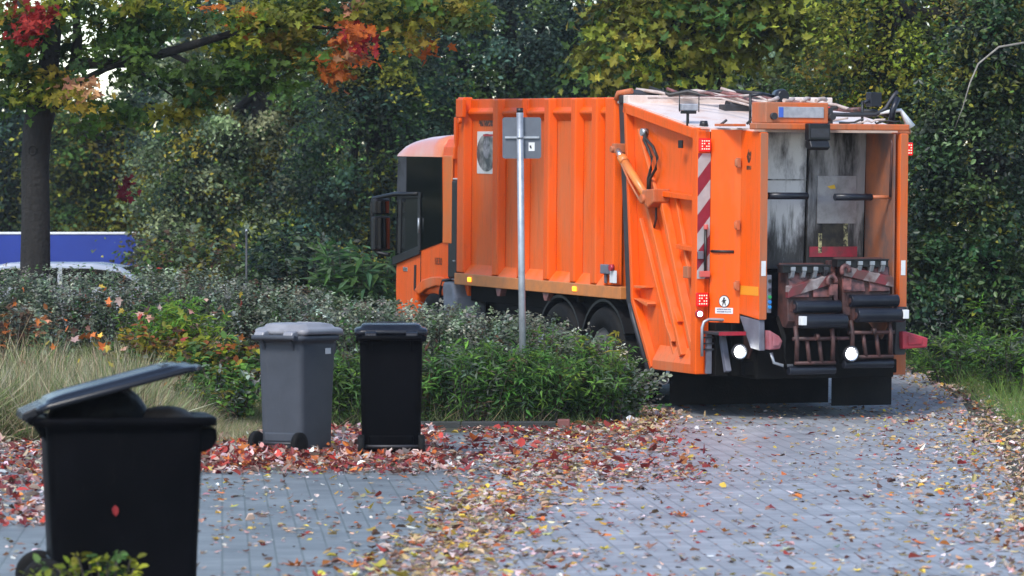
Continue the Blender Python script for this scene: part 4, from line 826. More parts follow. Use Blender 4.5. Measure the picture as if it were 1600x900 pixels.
# rubbish in the open bin
def bag(name, label, mt, c, r, seed):
    random.seed(seed); q = MB(); rings = []
    for i in range(9):
        th = math.pi * (i + 0.02) / 8.04; ring = []
        for k in range(18):
            ph = 2 * math.pi * k / 18; d = 1 + 0.09 * math.sin(3 * ph + i) + 0.06 * math.sin(5 * ph - 2 * i) + random.uniform(-0.03, 0.03)
            ring.append((r[0] * math.sin(th) * math.cos(ph) * d, r[1] * math.sin(th) * math.sin(ph) * d, -r[2] * math.cos(th) * (1 + 0.04 * math.sin(4 * ph))))
        rings.append(ring)
    q.rings(rings); o = q.build(name, mt, None); s = o.modifiers.new('s', 'SUBSURF'); s.levels = 1; s.render_levels = 2
    o.location = c; o.rotation_euler = (0, 0, R(14)); tag(o, label, 'rubbish bag'); return o
M['bag'] = mk('black_bag_film', (0.0025, 0.0025, 0.0025), (0.005, 0.005, 0.005), scale=5, rough=0.4, bump=0.7, bscale=14, spec=0.05)
M['sack'] = mk('brown_paper_sack', (0.028, 0.018, 0.012), (0.05, 0.034, 0.022), scale=7, rough=0.7, bump=0.6, bscale=18)
bag('rubbish_bag', 'round black rubbish bag bulging under the raised lid of the open bin', M['bag'], (-2.17, 21.9, 0.95), (0.28, 0.2, 0.20), 3)
bag('rubbish_bag', 'flat brown sack lying in front of the black bag in the open bin', M['sack'], (-1.84, 21.93, 0.955), (0.17, 0.16, 0.07), 5)
random.seed(21)

# ------------------------------------------------------------------ trees of the wood behind the road
def wx(px, d): return (px - 800) / 6480 * d
def wz(py, d): return 2 - (py - 346) / 6480 * d
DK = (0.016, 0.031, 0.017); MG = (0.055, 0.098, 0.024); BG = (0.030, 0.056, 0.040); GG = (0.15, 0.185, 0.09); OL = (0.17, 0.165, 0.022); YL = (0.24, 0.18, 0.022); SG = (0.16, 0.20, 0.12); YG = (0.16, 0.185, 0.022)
tree('broadleaf_tree', 'dark green tree standing behind the blue trailer', 'tree', wx(20, 92), 92, 4.0, 0.16, [(0, 0, 2.8, 2.4, 1.6, 2.4), (2.2, 0.3, 1.8, 1.5, 1.3, 1.6)], 150, 130, 0.34, 0.13, [DK, BG, MG, OL], [3, 3, 2, 1])
tree('broadleaf_tree', 'yellowing tree right of the maple trunk beyond the trailer', 'tree', wx(150, 86), 86, 3.6, 0.14, [(0, 0, 3.3, 1.4, 1.2, 1.3), (0.2, 0, 1.2, 1.6, 1.2, 1.2)], 130, 130, 0.28, 0.12, [OL, MG, YL, DK], [3, 2, 1.2, 2])
tree('willow_tree', 'tall grey green tree with pale leaves left of the truck cab', 'tree', wx(400, 74), 74, 5.0, 0.2, [(0, 0, 3.6, 2.0, 1.5, 2.4), (-0.9, -0.3, 2.2, 1.4, 1.0, 1.8), (1.1, -0.2, 2.4, 1.2, 1.0, 1.8)], 320, 220, 0.24, 0.085, [GG, MG, SG, BG, OL], [4, 2, 1.6, 2.2, 1], up=0.6)
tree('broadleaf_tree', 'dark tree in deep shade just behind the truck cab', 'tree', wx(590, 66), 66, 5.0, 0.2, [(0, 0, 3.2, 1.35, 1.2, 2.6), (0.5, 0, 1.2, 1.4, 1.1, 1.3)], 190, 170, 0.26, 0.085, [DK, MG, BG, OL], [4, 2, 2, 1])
tree('broadleaf_tree', 'dark blue green tree rising above the orange container', 'tree', wx(800, 70), 70, 5.5, 0.22, [(0, 0, 4.6, 2.1, 1.4, 2.2), (-1.2, 0, 3.6, 1.3, 1.2, 1.8), (1.4, 0.2, 3.8, 1.3, 1.2, 1.8)], 280, 190, 0.26, 0.088, [BG, DK, MG, GG], [4, 2, 2, 1])
tree('maple_tree', 'yellow green maple with branches drooping over the truck roof', 'tree', wx(1075, 57), 57, 6.0, 0.2, [(0, 0, 4.75, 1.25, 1.0, 0.95), (-0.75, -0.2, 4.3, 0.7, 0.7, 0.7), (1.2, 0, 4.9, 1.1, 1.0, 0.8)], 95, 80, 0.22, 0.13, [YG, OL, MG, (0.14, 0.15, 0.02)], [3, 2, 2, 1], tmpl=maple(), up=0.9)
tree('young_tree', 'pale sage coloured young tree behind the truck tailgate', 'tree', wx(1165, 63), 63, 4.4, 0.08, [(0, 0, 3.9, 1.0, 0.8, 0.9), (0.3, 0, 3.0, 0.9, 0.8, 0.9)], 90, 120, 0.2, 0.10, [SG, GG, MG], [3, 3, 1.4])
tree('broadleaf_tree', 'shaded tree at the back between the sage tree and the hedge', 'tree', wx(1120, 76), 76, 6.0, 0.25, [(0, 0, 4.0, 3.0, 1.5, 3.2)], 170, 130, 0.34, 0.13, [DK, BG, MG], [3, 2, 1])
tree('oak_tree', 'large olive yellow tree overhanging the right side of the truck', 'tree', wx(1380, 53), 53, 6.5, 0.22, [(0, 0.2, 4.2, 1.35, 1.1, 1.4), (0.7, 0, 2.9, 1.1, 1.0, 1.3), (-0.2, 0, 2.8, 0.8, 0.9, 1.2), (1.5, 0, 4.2, 0.9, 0.9, 1.3)], 270, 150, 0.18, 0.07, [OL, MG, YG, DK, YL], [4, 3, 2, 2.4, 1.0])
tree('ivy_tree', 'tree cloaked in dark glossy ivy at the right edge of the road', 'tree', wx(1530, 50), 50, 5.0, 0.18, [(0, 0, 2.4, 0.9, 0.8, 1.7), (0.35, 0, 4.0, 0.8, 0.7, 1.2), (-0.5, 0, 1.2, 0.6, 0.6, 1.2), (0.5, -0.2, 1.0, 0.7, 0.6, 1.0)], 260, 120, 0.16, 0.07, [DK, (0.022, 0.055, 0.02), MG, (0.06, 0.10, 0.035), OL], [2.4, 4, 3, 1.4, 1.2], tmpl=oval(), mat='leaf_glossy')
iv = [o for o in COL.objects if o.name.startswith('ivy_tree')][0]
def ib(px, py, d): return (wx(px, d) - iv.location.x, d - iv.location.y, wz(py, d) - iv.location.z)
MB().tube([ib(1640, 60, 49.2), ib(1560, 74, 49.0), ib(1528, 100, 48.9), ib(1515, 130, 48.8), ib(1504, 168, 48.8), ib(1490, 205, 48.9)], [0.016, 0.014, 0.011, 0.009, 0.007, 0.004], 7).build('bare_branch', mk('pale_branch_bark', (0.28, 0.26, 0.22), (0.16, 0.14, 0.12), rough=0.8, scale=12), iv)
# the wood further back, read as one mass
def mass(name, label, x0, x1, d, ztop, n, size, pal):
    X = rng.uniform(x0, x1, n); Yy = d + rng.uniform(-3, 3, n); top = np.array([ztop(x) for x in X]) + 0.35 * np.sin(X * 2.3) + 0.3 * np.sin(X * 5.1)
    Z = rng.random(n) ** 0.9 * top
    k = ((np.floor(X * 1.6) * 7 + np.floor(Z * 1.8) * 13 + np.floor(Yy * 0.7) * 29).astype(int)) % 97
    cc = pick(pal, 97, None, 0.3)[k]
    nr = rng.normal(size=(n, 3)) + np.array([0, -0.5, 0.6])
    o = leaf_obj(name, M['leaf'], np.stack([X, Yy, Z], 1), nr, size * (0.6 + 0.8 * rng.random(n)), cc * np.exp(rng.normal(0, 0.2, (n, 1))), diamond())
    tag(o, label, None, None, 'stuff'); return o
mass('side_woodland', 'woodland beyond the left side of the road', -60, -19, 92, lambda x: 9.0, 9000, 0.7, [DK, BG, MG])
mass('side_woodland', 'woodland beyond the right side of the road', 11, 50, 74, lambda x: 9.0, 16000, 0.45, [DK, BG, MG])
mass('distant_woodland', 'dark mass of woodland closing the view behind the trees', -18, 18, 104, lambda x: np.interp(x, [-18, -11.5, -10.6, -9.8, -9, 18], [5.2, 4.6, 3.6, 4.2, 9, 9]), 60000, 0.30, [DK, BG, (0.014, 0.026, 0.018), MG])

# ------------------------------------------------------------------ the maple on the left: trunk, limbs and autumn leaves
mx_, my_ = wx(57, 45), 45.0
mt = empty('maple_tree', (mx_, my_, gzf(mx_, my_))); g0 = gzf(mx_, my_)
tag(mt, 'maple with a dark thick trunk and leaves turning orange and red, by the blue trailer', 'tree')
def mp(px, py, d=45.0): return (wx(px, d) - mx_, d - my_, wz(py, d) - g0)
tk_ = MB().tube([mp(55, 480), mp(55, 420), mp(56, 340), mp(55, 260), mp(58, 205), mp(64, 175), mp(72, 140), mp(78, 90), mp(86, 20), mp(90, -90)], [0.20, 0.165, 0.155, 0.152, 0.155, 0.165, 0.13, 0.11, 0.09, 0.05], 20)
trunk = tk_.build('trunk', M['bark'], mt)
q = MB(); kn = []
for k in range(12):
    a = 2 * math.pi * k / 12; kn.append(Vector(mp(54, 235)) + Vector((0.045 * math.cos(a), -0.150, 0.05 * math.sin(a))))
q.tube(kn + [kn[0]], 0.012, 6).build('knot', M['bark'], trunk)
LIMBS = [([(70, 170), (88, 150), (105, 115), (118, 100), (200, 98), (262, 82), (330, 62), (372, 50), (430, 18), (470, -30)], 0.085),
         ([(66, 178), (95, 160), (125, 128), (165, 108), (215, 92), (290, 78)], 0.06),
         ([(262, 82), (340, 120), (400, 132), (450, 128)], 0.03), ([(330, 62), (420, 40), (520, 44), (600, 30)], 0.035),
         ([(118, 100), (122, 60), (118, 10), (110, -60)], 0.07), ([(60, 160), (30, 120), (-10, 90), (-60, 60)], 0.05),
         ([(200, 98), (235, 125), (270, 150), (300, 165)], 0.02), ([(430, 18), (560, -10), (700, -15)], 0.03), ([(78, 90), (50, 40), (20, -10)], 0.05)]
for i, (pts, r0) in enumerate(LIMBS):
    dd = [45 + 0.25 * math.sin(i * 2.1 + j * 0.9) for j in range(len(pts))]
    n_ = len(pts)
    MB().tube([mp(a, b, dd[j]) for j, (a, b) in enumerate(pts)], [r0 * (1 - 0.75 * j / (n_ - 1)) for j in range(n_)], 8).build('limb', M['bark'], mt)
MGR = (0.065, 0.125, 0.020); MGD = (0.035, 0.07, 0.016); MYG = (0.19, 0.20, 0.018); MOR = (0.48, 0.12, 0.02); MRD = (0.28, 0.015, 0.015); MYE = (0.30, 0.21, 0.02); MPK = (0.42, 0.20, 0.10)
SPR = [  # picture-plane spread of leaf sprays at the distance of the tree: (x, y, rx, ry, leaves, palette)
    (60, 60, 95, 62, 520, [MGR, MGD, MYG], ), (150, 20, 110, 30, 420, [MGR, MYG, MGD]), (20, 130, 60, 45, 420, [MGR, MGD, MYG]), (30, 75, 60, 50, 380, [MGR, MGD, MYG]), (205, 75, 40, 22, 160, [MGR, MGD]), (190, 115, 40, 14, 70, [MGR, MGD]), (165, 190, 30, 18, 60, [MGR, MYG]), (175, 60, 30, 14, 60, [MGR, MYG]), (95, 150, 60, 28, 240, [MGR, MYG]),
    (45, 28, 26, 34, 150, [MRD, MRD, (0.4, 0.05, 0.03)]), (12, 20, 22, 30, 90, [MYE, MYG, MOR]), (125, 135, 20, 30, 80, [MOR, MPK, MYE]), (90, 115, 25, 12, 40, [MYE, MYG]),
    (255, 25, 80, 34, 360, [MGR, MGD, MYG]), (215, 48, 50, 24, 150, [MGR, MGD]), (185, 5, 40, 16, 80, [MPK, MOR, MGR]),
    (340, 120, 75, 26, 330, [MGR, MGD]), (300, 150, 45, 18, 120, [MGR, MGD, MYG]), (205, 175, 45, 16, 110, [MGD, MGR]), (255, 175, 40, 14, 70, [MYG, MGD]), (370, 118, 60, 22, 220, [MGR, MGD]),
    (430, 45, 85, 48, 560, [MYG, MGR, OL]), (480, 70, 60, 40, 330, [MYG, YL, MGR]), (400, 75, 50, 26, 220, [MGR, MYG]), (375, 25, 40, 30, 180, [YL, MYG, MOR]),
    (545, 75, 30, 46, 150, [MOR, MOR, MPK]), (525, 105, 14, 18, 50, [MOR, (0.5, 0.09, 0.02)]), (560, 48, 18, 22, 50, [MRD, MOR]),
    (600, 25, 80, 34, 430, [MGD, OL, MYG]), (690, 15, 75, 32, 400, [MGD, MGR, OL]), (740, 28, 32, 22, 120, [MGD, OL]), (640, 68, 30, 14, 70, [MYE, MOR, OL]), (500, 12, 90, 26, 330, [OL, MGD, MYG]),
    (204, 297, 7, 9, 24, [(0.10, 0.008, 0.014), (0.16, 0.012, 0.02)])]
P = []; Cc = []
for sx_, sy_, rx_, ry_, n_, pal in SPR:
    n_ = int(n_ * 1.5); k_ = max(3, n_ // 26); cx_ = np.stack([rng.normal(0, 0.5, k_), rng.normal(0, 0.5, k_), rng.uniform(-0.7, 0.7, k_)], 1)
    i_ = rng.integers(0, k_, n_); cp = pick(pal, k_, None, 0.2)[i_]
    d_ = 45 + cx_[i_, 2] + rng.normal(0, 0.12, n_) - (0.8 if pal[0] in (MRD, MOR) else 0)
    px_ = sx_ + rx_ * cx_[i_, 0] + rng.normal(0, min(rx_, 14), n_); py_ = sy_ + ry_ * cx_[i_, 1] + rng.normal(0, min(ry_, 8), n_)
    P.append(np.stack([wx(px_, d_) - mx_, d_ - my_, wz(py_, d_) - g0], 1)); Cc.append(cp * np.exp(rng.normal(0, 0.2, (n_, 1))))
P = np.concatenate(P); Cc = np.concatenate(Cc)
# the crown goes on above the picture and keeps the skylight off the trunk
nt_ = 2600
PT = np.stack([rng.uniform(-2.2, 5.2, nt_), rng.uniform(-2.2, 2.2, nt_), rng.uniform(4.7, 7.5, nt_)], 1)
P = np.concatenate([P, PT]); Cc = np.concatenate([Cc, pick([MGR, MGD, MYG], nt_)])
nr = rng.normal(size=P.shape) * 0.55 + np.array([0.0, -0.45, 0.7])
tn = rng.normal(size=P.shape) * 0.8 + np.array([0, -0.2, -0.7])
leaf_obj('crown', M['leaf'], P, nr, 0.102 * (0.6 + 0.65 * rng.random(len(P))), Cc, maple(), mt, tan=tn)

# ------------------------------------------------------------------ shrubs, weeds and grass
def sprig_plant(name, label, cat, X, Y, rx, ry, h, n_st, per, lsize, pal, w=None, tmpl=None, mat='leaf', group=None, t0=0.3, wild=0.12, stem_r=0.004, dome=0.5, spread=0.02, upl=1.15, base=0.45, lean=(0, 0)):
    z0 = gzf(X, Y); root = empty(name, (X, Y, z0)); tag(root, label, cat, group)
    rho = np.sqrt(rng.random(n_st)); th = rng.uniform(0, 2 * np.pi, n_st)
    tip = np.stack([rx * rho * np.cos(th), ry * rho * np.sin(th), h * (1 - (1 - dome) * rho ** 2) * (0.72 + 0.36 * rng.random(n_st)) * (1 - 0.55 * (rng.random(n_st) < 0.35) * rng.random(n_st))], 1)
    tip[:, :2] += rng.normal(0, wild, (n_st, 2)); tip[:, 0] += lean[0]; tip[:, 1] += lean[1]
    bs = np.stack([tip[:, 0] * base, tip[:, 1] * base, np.full(n_st, -0.03)], 1)
    ct = np.stack([bs[:, 0] * 0.5 + tip[:, 0] * 0.5, bs[:, 1] * 0.5 + tip[:, 1] * 0.5, tip[:, 2] * 0.95 + 0.05], 1)
    t = t0 + (1.0 - t0) * np.linspace(0, 1, per)[None, :, None] * np.ones((n_st, 1, 1))
    t = np.clip(t + rng.normal(0, 0.02, (n_st, per, 1)), 0, 1.02)
    pts = (1 - t) ** 2 * bs[:, None] + 2 * t * (1 - t) * ct[:, None] + t ** 2 * tip[:, None]
    tang = 2 * (1 - t) * (ct - bs)[:, None] + 2 * t * (tip - ct)[:, None]; tang /= np.linalg.norm(tang, axis=2, keepdims=True) + 1e-9
    P = pts.reshape(-1, 3); n = len(P); T = tang.reshape(-1, 3)
    side = rng.normal(size=(n, 3)); side -= T * np.sum(side * T, 1, keepdims=True); side /= np.linalg.norm(side, axis=1, keepdims=True)
    P = P + side * spread * rng.random((n, 1)); keep = P[:, 2] > 0.01
    sc = np.repeat(pick(pal, n_st, w, 0.25), per, 0) * np.exp(rng.normal(0, 0.22, (n, 1)))
    tan = side + T * 0.5; nr = rng.normal(size=(n, 3)) * 0.5 + np.array([0, -0.25, upl])
    leaf_obj('foliage', M[mat], P[keep], nr[keep], (lsize * (0.6 + 0.7 * rng.random(n)))[keep], sc[keep], tmpl or oval(), root, tan=tan[keep])
    sm = MB()
    for i in rng.choice(n_st, min(n_st, 60), replace=False):
        sm.tube([tuple((1 - u) ** 2 * bs[i] + 2 * u * (1 - u) * ct[i] + u * u * tip[i]) for u in (0, 0.4, 0.75, 1.0)], [stem_r * 1.6, stem_r * 1.2, stem_r * 0.8, stem_r * 0.4], 4, caps=False)
    sm.build('stems', M['twig'], root)
    return root
GC = (0.20, 0.235, 0.17); GC2 = (0.115, 0.15, 0.095); GC3 = (0.32, 0.35, 0.28); LG = (0.09, 0.19, 0.04); LG2 = (0.06, 0.125, 0.032); LG3 = (0.13, 0.24, 0.035); BR = (0.10, 0.06, 0.035); OR = (0.30, 0.10, 0.03); YE = (0.32, 0.25, 0.03)
cot = [GC, GC2, GC3, LG2, BR]; cw = [4, 3, 1.6, 1, 0.5]
SHR = [ # px, distance, rx, ry, h, label
    (690, 42.6, 0.62, 0.5, 1.01, 'grey green small leaved shrub left of the sign post'), (800, 42.2, 0.62, 0.5, 0.98, 'grey green small leaved shrub round the foot of the sign post'),
    (880, 41.8, 0.5, 0.45, 0.80, 'grey green shrub right of the sign post in front of the rear wheels'), (600, 43.0, 0.62, 0.5, 1.05, 'grey green shrub behind the black bin'),
    (500, 43.6, 0.65, 0.5, 1.10, 'grey green shrub behind the grey bin'), (400, 44.0, 0.7, 0.5, 1.24, 'dense grey green shrub left of the grey bin'),
    (270, 44.2, 0.8, 0.5, 1.34, 'grey green shrub to the right of the maple trunk'), (120, 44.0, 0.8, 0.45, 1.34, 'grey green shrub round the foot of the maple trunk'), (-10, 44.2, 0.7, 0.5, 1.33, 'grey green shrub at the left edge in front of the blue trailer')]
for px_, d_, rx_, ry_, h_, lb in SHR:
    sprig_plant('cotoneaster_shrub', lb, 'shrub', wx(px_, d_), d_, rx_, ry_, h_ * 1.06, 560, 27, 0.040, cot, cw, group='low shrubs in the roadside bed', t0=0.25, dome=0.86, wild=0.12)
LSH = [(640, 40.7, 0.45, 0.35, 0.74, 'leafy green plant directly right of the black bin'), (740, 40.65, 0.5, 0.4, 0.82, 'leafy green plant below the sign post by the kerb'), (830, 40.7, 0.42, 0.4, 0.74, 'leafy green plant above the red kerb end'),
       (540, 40.7, 0.42, 0.35, 0.70, 'bright leafy plant between the two upright bins'), (905, 41.2, 0.42, 0.4, 0.64, 'leafy plant beside the last bush before the road')]
for px_, d_, rx_, ry_, h_, lb in LSH:
    sprig_plant('leafy_shrub', lb, 'shrub', wx(px_, d_), d_, rx_, ry_, h_, 230, 16, 0.10, [LG, LG2, LG3, GC2, BR], [3, 4, 1.4, 1.5, 0.5], tmpl=lance(), group='broad leaved plants along the kerb', t0=0.15, dome=0.7, upl=0.9, spread=0.03)
sprig_plant('roadside_bush', 'bushy grey green mound ending the bed beside the road', 'shrub', wx(950, 41.6), 41.6, 0.42, 0.5, 0.66, 420, 24, 0.05, [GC, LG2, GC3, LG], [3, 2, 1.6, 2], t0=0.1, dome=0.55)
sprig_plant('goldenrod_weed', 'tall bright green weed in front of the rear wheel', 'weed', wx(937, 41.3), 41.3, 0.16, 0.16, 0.95, 34, 30, 0.09, [LG3, LG, YG], [3, 2, 1], tmpl=lance(), t0=0.1, dome=0.6, base=0.6)
sprig_plant('goldenrod_weed', 'bright green weed with feathery leaves above the leafy plants', 'weed', wx(845, 41.3), 41.3, 0.2, 0.2, 0.98, 30, 26, 0.08, [LG3, LG], None, tmpl=lance(), t0=0.2, dome=0.6, base=0.6)
sprig_plant('nettle_clump', 'bright yellow green clump of weeds left of the grey bin', 'weed', wx(275, 42.2), 42.2, 0.5, 0.35, 1.18, 130, 22, 0.10, [LG3, LG, (0.20, 0.32, 0.035), MYG], [3, 1.5, 3, 1], tmpl=lance(), t0=0.25, dome=0.85)
sprig_plant('autumn_bush', 'bush of yellow and orange leaves beside the grey bin', 'shrub', wx(340, 40.6), 40.6, 0.38, 0.35, 0.86, 130, 18, 0.085, [LG2, MYG, YE, OR, BR, LG], [4, 3, 2, 1.2, 1.5, 2], tmpl=oval(), t0=0.1, dome=0.8)
sprig_plant('autumn_bush', 'brownish bush with orange leaves behind the raised lid', 'shrub', wx(250, 41.8), 41.8, 0.45, 0.35, 0.95, 110, 16, 0.075, [BR, OL, OR, LG2, MYE], [3, 3, 1.2, 2, 1], tmpl=oval(), t0=0.15, dome=0.8)
sprig_plant('autumn_bush', 'low bush with rusty leaves at the left edge', 'shrub', wx(25, 43.0), 43.0, 0.5, 0.35, 1.12, 120, 16, 0.075, [BR, GC2, OR, GC, MPK], [3, 3, 1, 2, 0.7], tmpl=oval(), t0=0.15, dome=0.8)
sprig_plant('reed_clump', 'clump of long pale green leaves standing in front of the truck cab', 'weed', wx(560, 53), 53, 0.45, 0.4, 1.5, 60, 16, 0.26, [(0.05, 0.11, 0.045), (0.08, 0.14, 0.06), LG2], None, tmpl=lance(), t0=0.15, dome=0.85)
sprig_plant('understory_bush', 'dark bush under the willow behind the shrub bed', 'shrub', wx(470, 56), 56, 0.9, 0.5, 1.7, 260, 18, 0.09, [DK, MG, BG, GC2], None, t0=0.1, dome=0.8)
sprig_plant('understory_bush', 'dim bush with brown twigs right of the blue trailer', 'shrub', wx(300, 58), 58, 0.9, 0.5, 1.75, 200, 16, 0.09, [MG, GC2, BR, OL], None, t0=0.1, dome=0.8)
for i_, (px_, d_, rx_, h_, lb) in enumerate(((350, 40.0, 0.34, 0.62, 'green weeds rooted left of the grey bin'), (300, 39.3, 0.32, 0.48, 'short weeds behind the end of the raised lid'), (240, 41.6, 0.4, 0.72, 'green weeds in front of the yellow green clump'))):
    sprig_plant('grass_weed', lb, 'weed', wx(px_, d_), d_, rx_, 0.35, h_, 90, 15, 0.075, [LG, LG2, LG3, ST2 if False else GC, OL, BR], [3, 2.4, 2, 2, 1.6, 0.8], tmpl=lance() if i_ % 2 else oval(), t0=0.12, dome=0.75, wild=0.1, group='weeds among the dry grass')
# grasses: dry and green blades lean over each other on the verge
def grass(name, label, x0, x1, y0, y1, n, ln, pal, w=None, lean=(0.35, -0.1)):
    X = rng.uniform(x0, x1, n); Yy = rng.uniform(y0, y1, n); P = np.stack([X, Yy, gz(X, Yy)], 1)
    g = ((np.floor(X * 3.1) * 17 + np.floor(Yy * 2.3) * 41).astype(int)) % 211
    gl = rng.normal(0, 0.35, (211, 2)); gh = np.exp(rng.normal(0, 0.18, 211))
    up = np.stack([rng.normal(lean[0], 0.75, n) + gl[g, 0], rng.normal(lean[1], 0.6, n) + gl[g, 1] * 0.6, np.ones(n)], 1); ln = ln * gh[g] * np.clip((x1 - X) / 1.3, 0.22, 1)
    nr = rng.normal(size=(n, 3)) * np.array([1, 1, 0.3]) + np.array([0, -0.4, 0.1])
    o = leaf_obj(name, M['straw'], P, nr, ln * (0.45 + 0.75 * rng.random(n)), pick(pal, n, w, 0.25), blade(), None, tan=up, curl=rng.normal(0.3, 1.2, n))
    tag(o, label, None, None, 'stuff'); return o
ST = (0.60, 0.51, 0.34); ST2 = (0.42, 0.32, 0.19); GR = (0.13, 0.19, 0.05); GR2 = (0.24, 0.27, 0.12); GR3 = (0.05, 0.09, 0.025)
grass('dry_grass', 'long dry grass leaning over on the verge behind the bins', wx(-60, 39), wx(400, 39), 37.2, 43.6, 140000, 0.60, [ST, ST2, GR2, GR, GR3, BR], [2.6, 1.8, 3, 2.2, 1, 0.8], (0.15, -0.1))
grass('seed_stems', 'tall pale seed stems leaning out of the dry grass', wx(-20, 40), wx(370, 40), 38.0, 42.5, 420, 0.62, [ST, (0.55, 0.48, 0.33), ST2], None, (0.35, -0.05))
grass('verge_grass', 'short green grass along the bed behind the upright bins', wx(300, 40.5), wx(1000, 40.5), 40.3, 43.0, 12000, 0.30, [GR, GR3, GR2, ST2], [3, 3, 1.5, 0.8], (0, -0.2))
grass('roadside_grass', 'green grass along the right side of the road', 4.95, 7.5, 38, 60, 36000, 0.24, [(0.17, 0.26, 0.05), GR, LG, GR2], [4, 2, 2, 1], (0, -0.1))
for px_, d_, rx_, h_, lb in ((1500, 47.5, 0.45, 0.62, 'low green weeds on the right verge left of the ivy'), (1580, 45.5, 0.42, 0.75, 'taller green weeds at the right edge of the picture'), (1450, 52, 0.4, 0.5, 'small weeds by the verge behind the truck'), (1560, 49.5, 0.5, 1.0, 'leafy weeds at the foot of the ivy tree')):
    sprig_plant('verge_weed', lb, 'weed', wx(px_, d_), d_, rx_, 0.4, h_, 110, 16, 0.11, [LG, LG2, LG3, GC2], [3, 1.5, 3, 2], tmpl=lance(), t0=0.1, dome=0.7, upl=1.0, group='weeds on the right verge')
sprig_plant('foot_weed', 'small yellow green weed growing at the foot of the near bin', 'weed', wx(165, 20.6), 20.6, 0.16, 0.1, 0.36, 26, 14, 0.05, [MYG, YG, LG2], None, tmpl=oval(), t0=0.3, dome=0.7)

# ------------------------------------------------------------------ fallen leaves
FP_ = (0.42, 0.26, 0.21); FW = (0.55, 0.46, 0.42); FR = (0.30, 0.035, 0.025); FD = (0.15, 0.02, 0.022); FO = (0.50, 0.14, 0.03); FY = (0.52, 0.36, 0.05); FB = (0.13, 0.065, 0.04); FT = (0.46, 0.32, 0.16)
pile = ([FP_, FR, FD, FO, FW, FB, FY], [4.4, 2.6, 1.6, 1.3, 2.2, 1.5, 0.3]); mixp = ([FP_, FW, FR, FD, FO, FB, FY], [4, 2.5, 1.3, 1, 1, 2, 0.5]); pale = ([FW, FP_, FT, FY, FB, FO, FR], [3.2, 3.4, 2.4, 1.3, 2.2, 1.0, 0.7]); tanp = ([FT, FP_, FW, FB, FO, FD, FY], [4.4, 3, 2.6, 1.6, 0.6, 0.4, 0.6])
LP_ = []; LC = []; LS = []; LH = []
def strew(xy, palw, size, heap):
    n = len(xy); x, y = xy[:, 0], xy[:, 1]
    LP_.append(np.stack([x, y, gz(x, y) + 0.012 + heap * rng.random(n)], 1)); LC.append(pick(palw[0], n, palw[1], 0.28)); LS.append(size * (0.55 + 0.8 * rng.random(n))); LH.append(np.full(n, 0.16 if heap < 0.02 else 0.3))
def patchy(xy, f=1.3, keep=0.55):
    v = np.sin(xy[:, 0] * f * 2.1 + 1.3 * np.sin(xy[:, 1] * f)) + np.sin(xy[:, 1] * f * 0.9 + 2 * np.sin(xy[:, 0] * f * 1.7))
    return xy[(v * 0.25 + 0.5) * 0.9 + keep * 0.5 > rng.random(len(xy)) * 1.0]
def uni(x0, x1, y0, y1, n): return np.stack([rng.uniform(x0, x1, n), rng.uniform(y0, y1, n)], 1)
def band(tab, n, sd, off=0.0):
    t = np.array(tab); y = rng.uniform(t[0, 1], t[-1, 1], n); x = np.interp(y, t[:, 1], t[:, 0]) + rng.normal(0, 1, n) * np.interp(y, t[:, 1], sd) + off
    return np.stack([x, y], 1)
a = uni(-5.2, -0.4, 32.6, 40.0, 8500); a = a[a[:, 0] < -0.35 - 0.05 * (a[:, 1] - 33)]; strew(a, pile, 0.072, 0.035)
a = uni(-3.1, -0.6, 33.2, 36.0, 2400); strew(a, ([FR, FD, FO, FP_, FB, FW], [3.4, 1.8, 1.8, 2.6, 1, 1]), 0.078, 0.06)
a = uni(-5.6, -2.7, 27.0, 33.0, 2600); strew(a, pile, 0.085, 0.03)
strew(patchy(uni(-0.5, 1.5, 31.5, 42, 4200)), mixp, 0.062, 0.012)
strew(patchy(band([(-0.75, 19), (-0.5, 23.5), (-0.1, 30.5), (0.9, 37.8)], 3900, [0.46, 0.42, 0.32, 0.35])), pale, 0.072, 0.012)
strew(band([(-0.6, 19), (-0.45, 24), (-0.1, 30.7)], 1500, [0.24, 0.2, 0.12]), ([FT, FY, FP_, FW, FO, FB], [3, 1.3, 2.6, 2, 1.0, 1.8]), 0.07, 0.015)
strew(band([(-0.7, 19), (-0.45, 24), (0.1, 31)], 130, [0.7, 0.55, 0.4]), ([FY, FO, FR, FT], [3, 2, 1.6, 1.6]), 0.11, 0.01)
strew(uni(-0.4, 1.7, 33, 41.5, 420), ([FR, FD, FO], [3, 2, 1.4]), 0.10, 0.02)
strew(patchy(uni(-3.2, -0.3, 18, 33, 2200), 1.1, 0.25), pale, 0.058, 0.0)
strew(patchy(uni(-0.4, 4.6, 18, 46, 7500), 0.9, 0.3), pale, 0.05, 0.0)
strew(uni(-0.4, 4.2, 18, 44, 420), ([FR, FO, FY, FD, FB], [2, 2, 1, 1.4, 2]), 0.085, 0.0)
strew(band([(2.45, 18), (3.4, 27.3), (4.15, 35), (4.8, 44), (4.95, 50), (4.8, 56)], 6500, [0.32, 0.30, 0.32, 0.35, 0.4, 0.45], 0.25), tanp, 0.058, 0.02)
strew(patchy(band([(2.3, 18), (3.2, 27.3), (3.95, 35), (4.6, 44)], 2000, [0.5, 0.5, 0.5, 0.4], -0.35), 1.0, 0.3), tanp, 0.065, 0.0)
strew(band([(0.75, 38.4), (1.25, 40), (1.5, 43)], 1100, [0.2, 0.16, 0.16]), tanp, 0.065, 0.03)
P = np.concatenate(LP_); Cc = np.concatenate(LC); S = np.concatenate(LS); H = np.concatenate(LH)
which = rng.random(len(P))
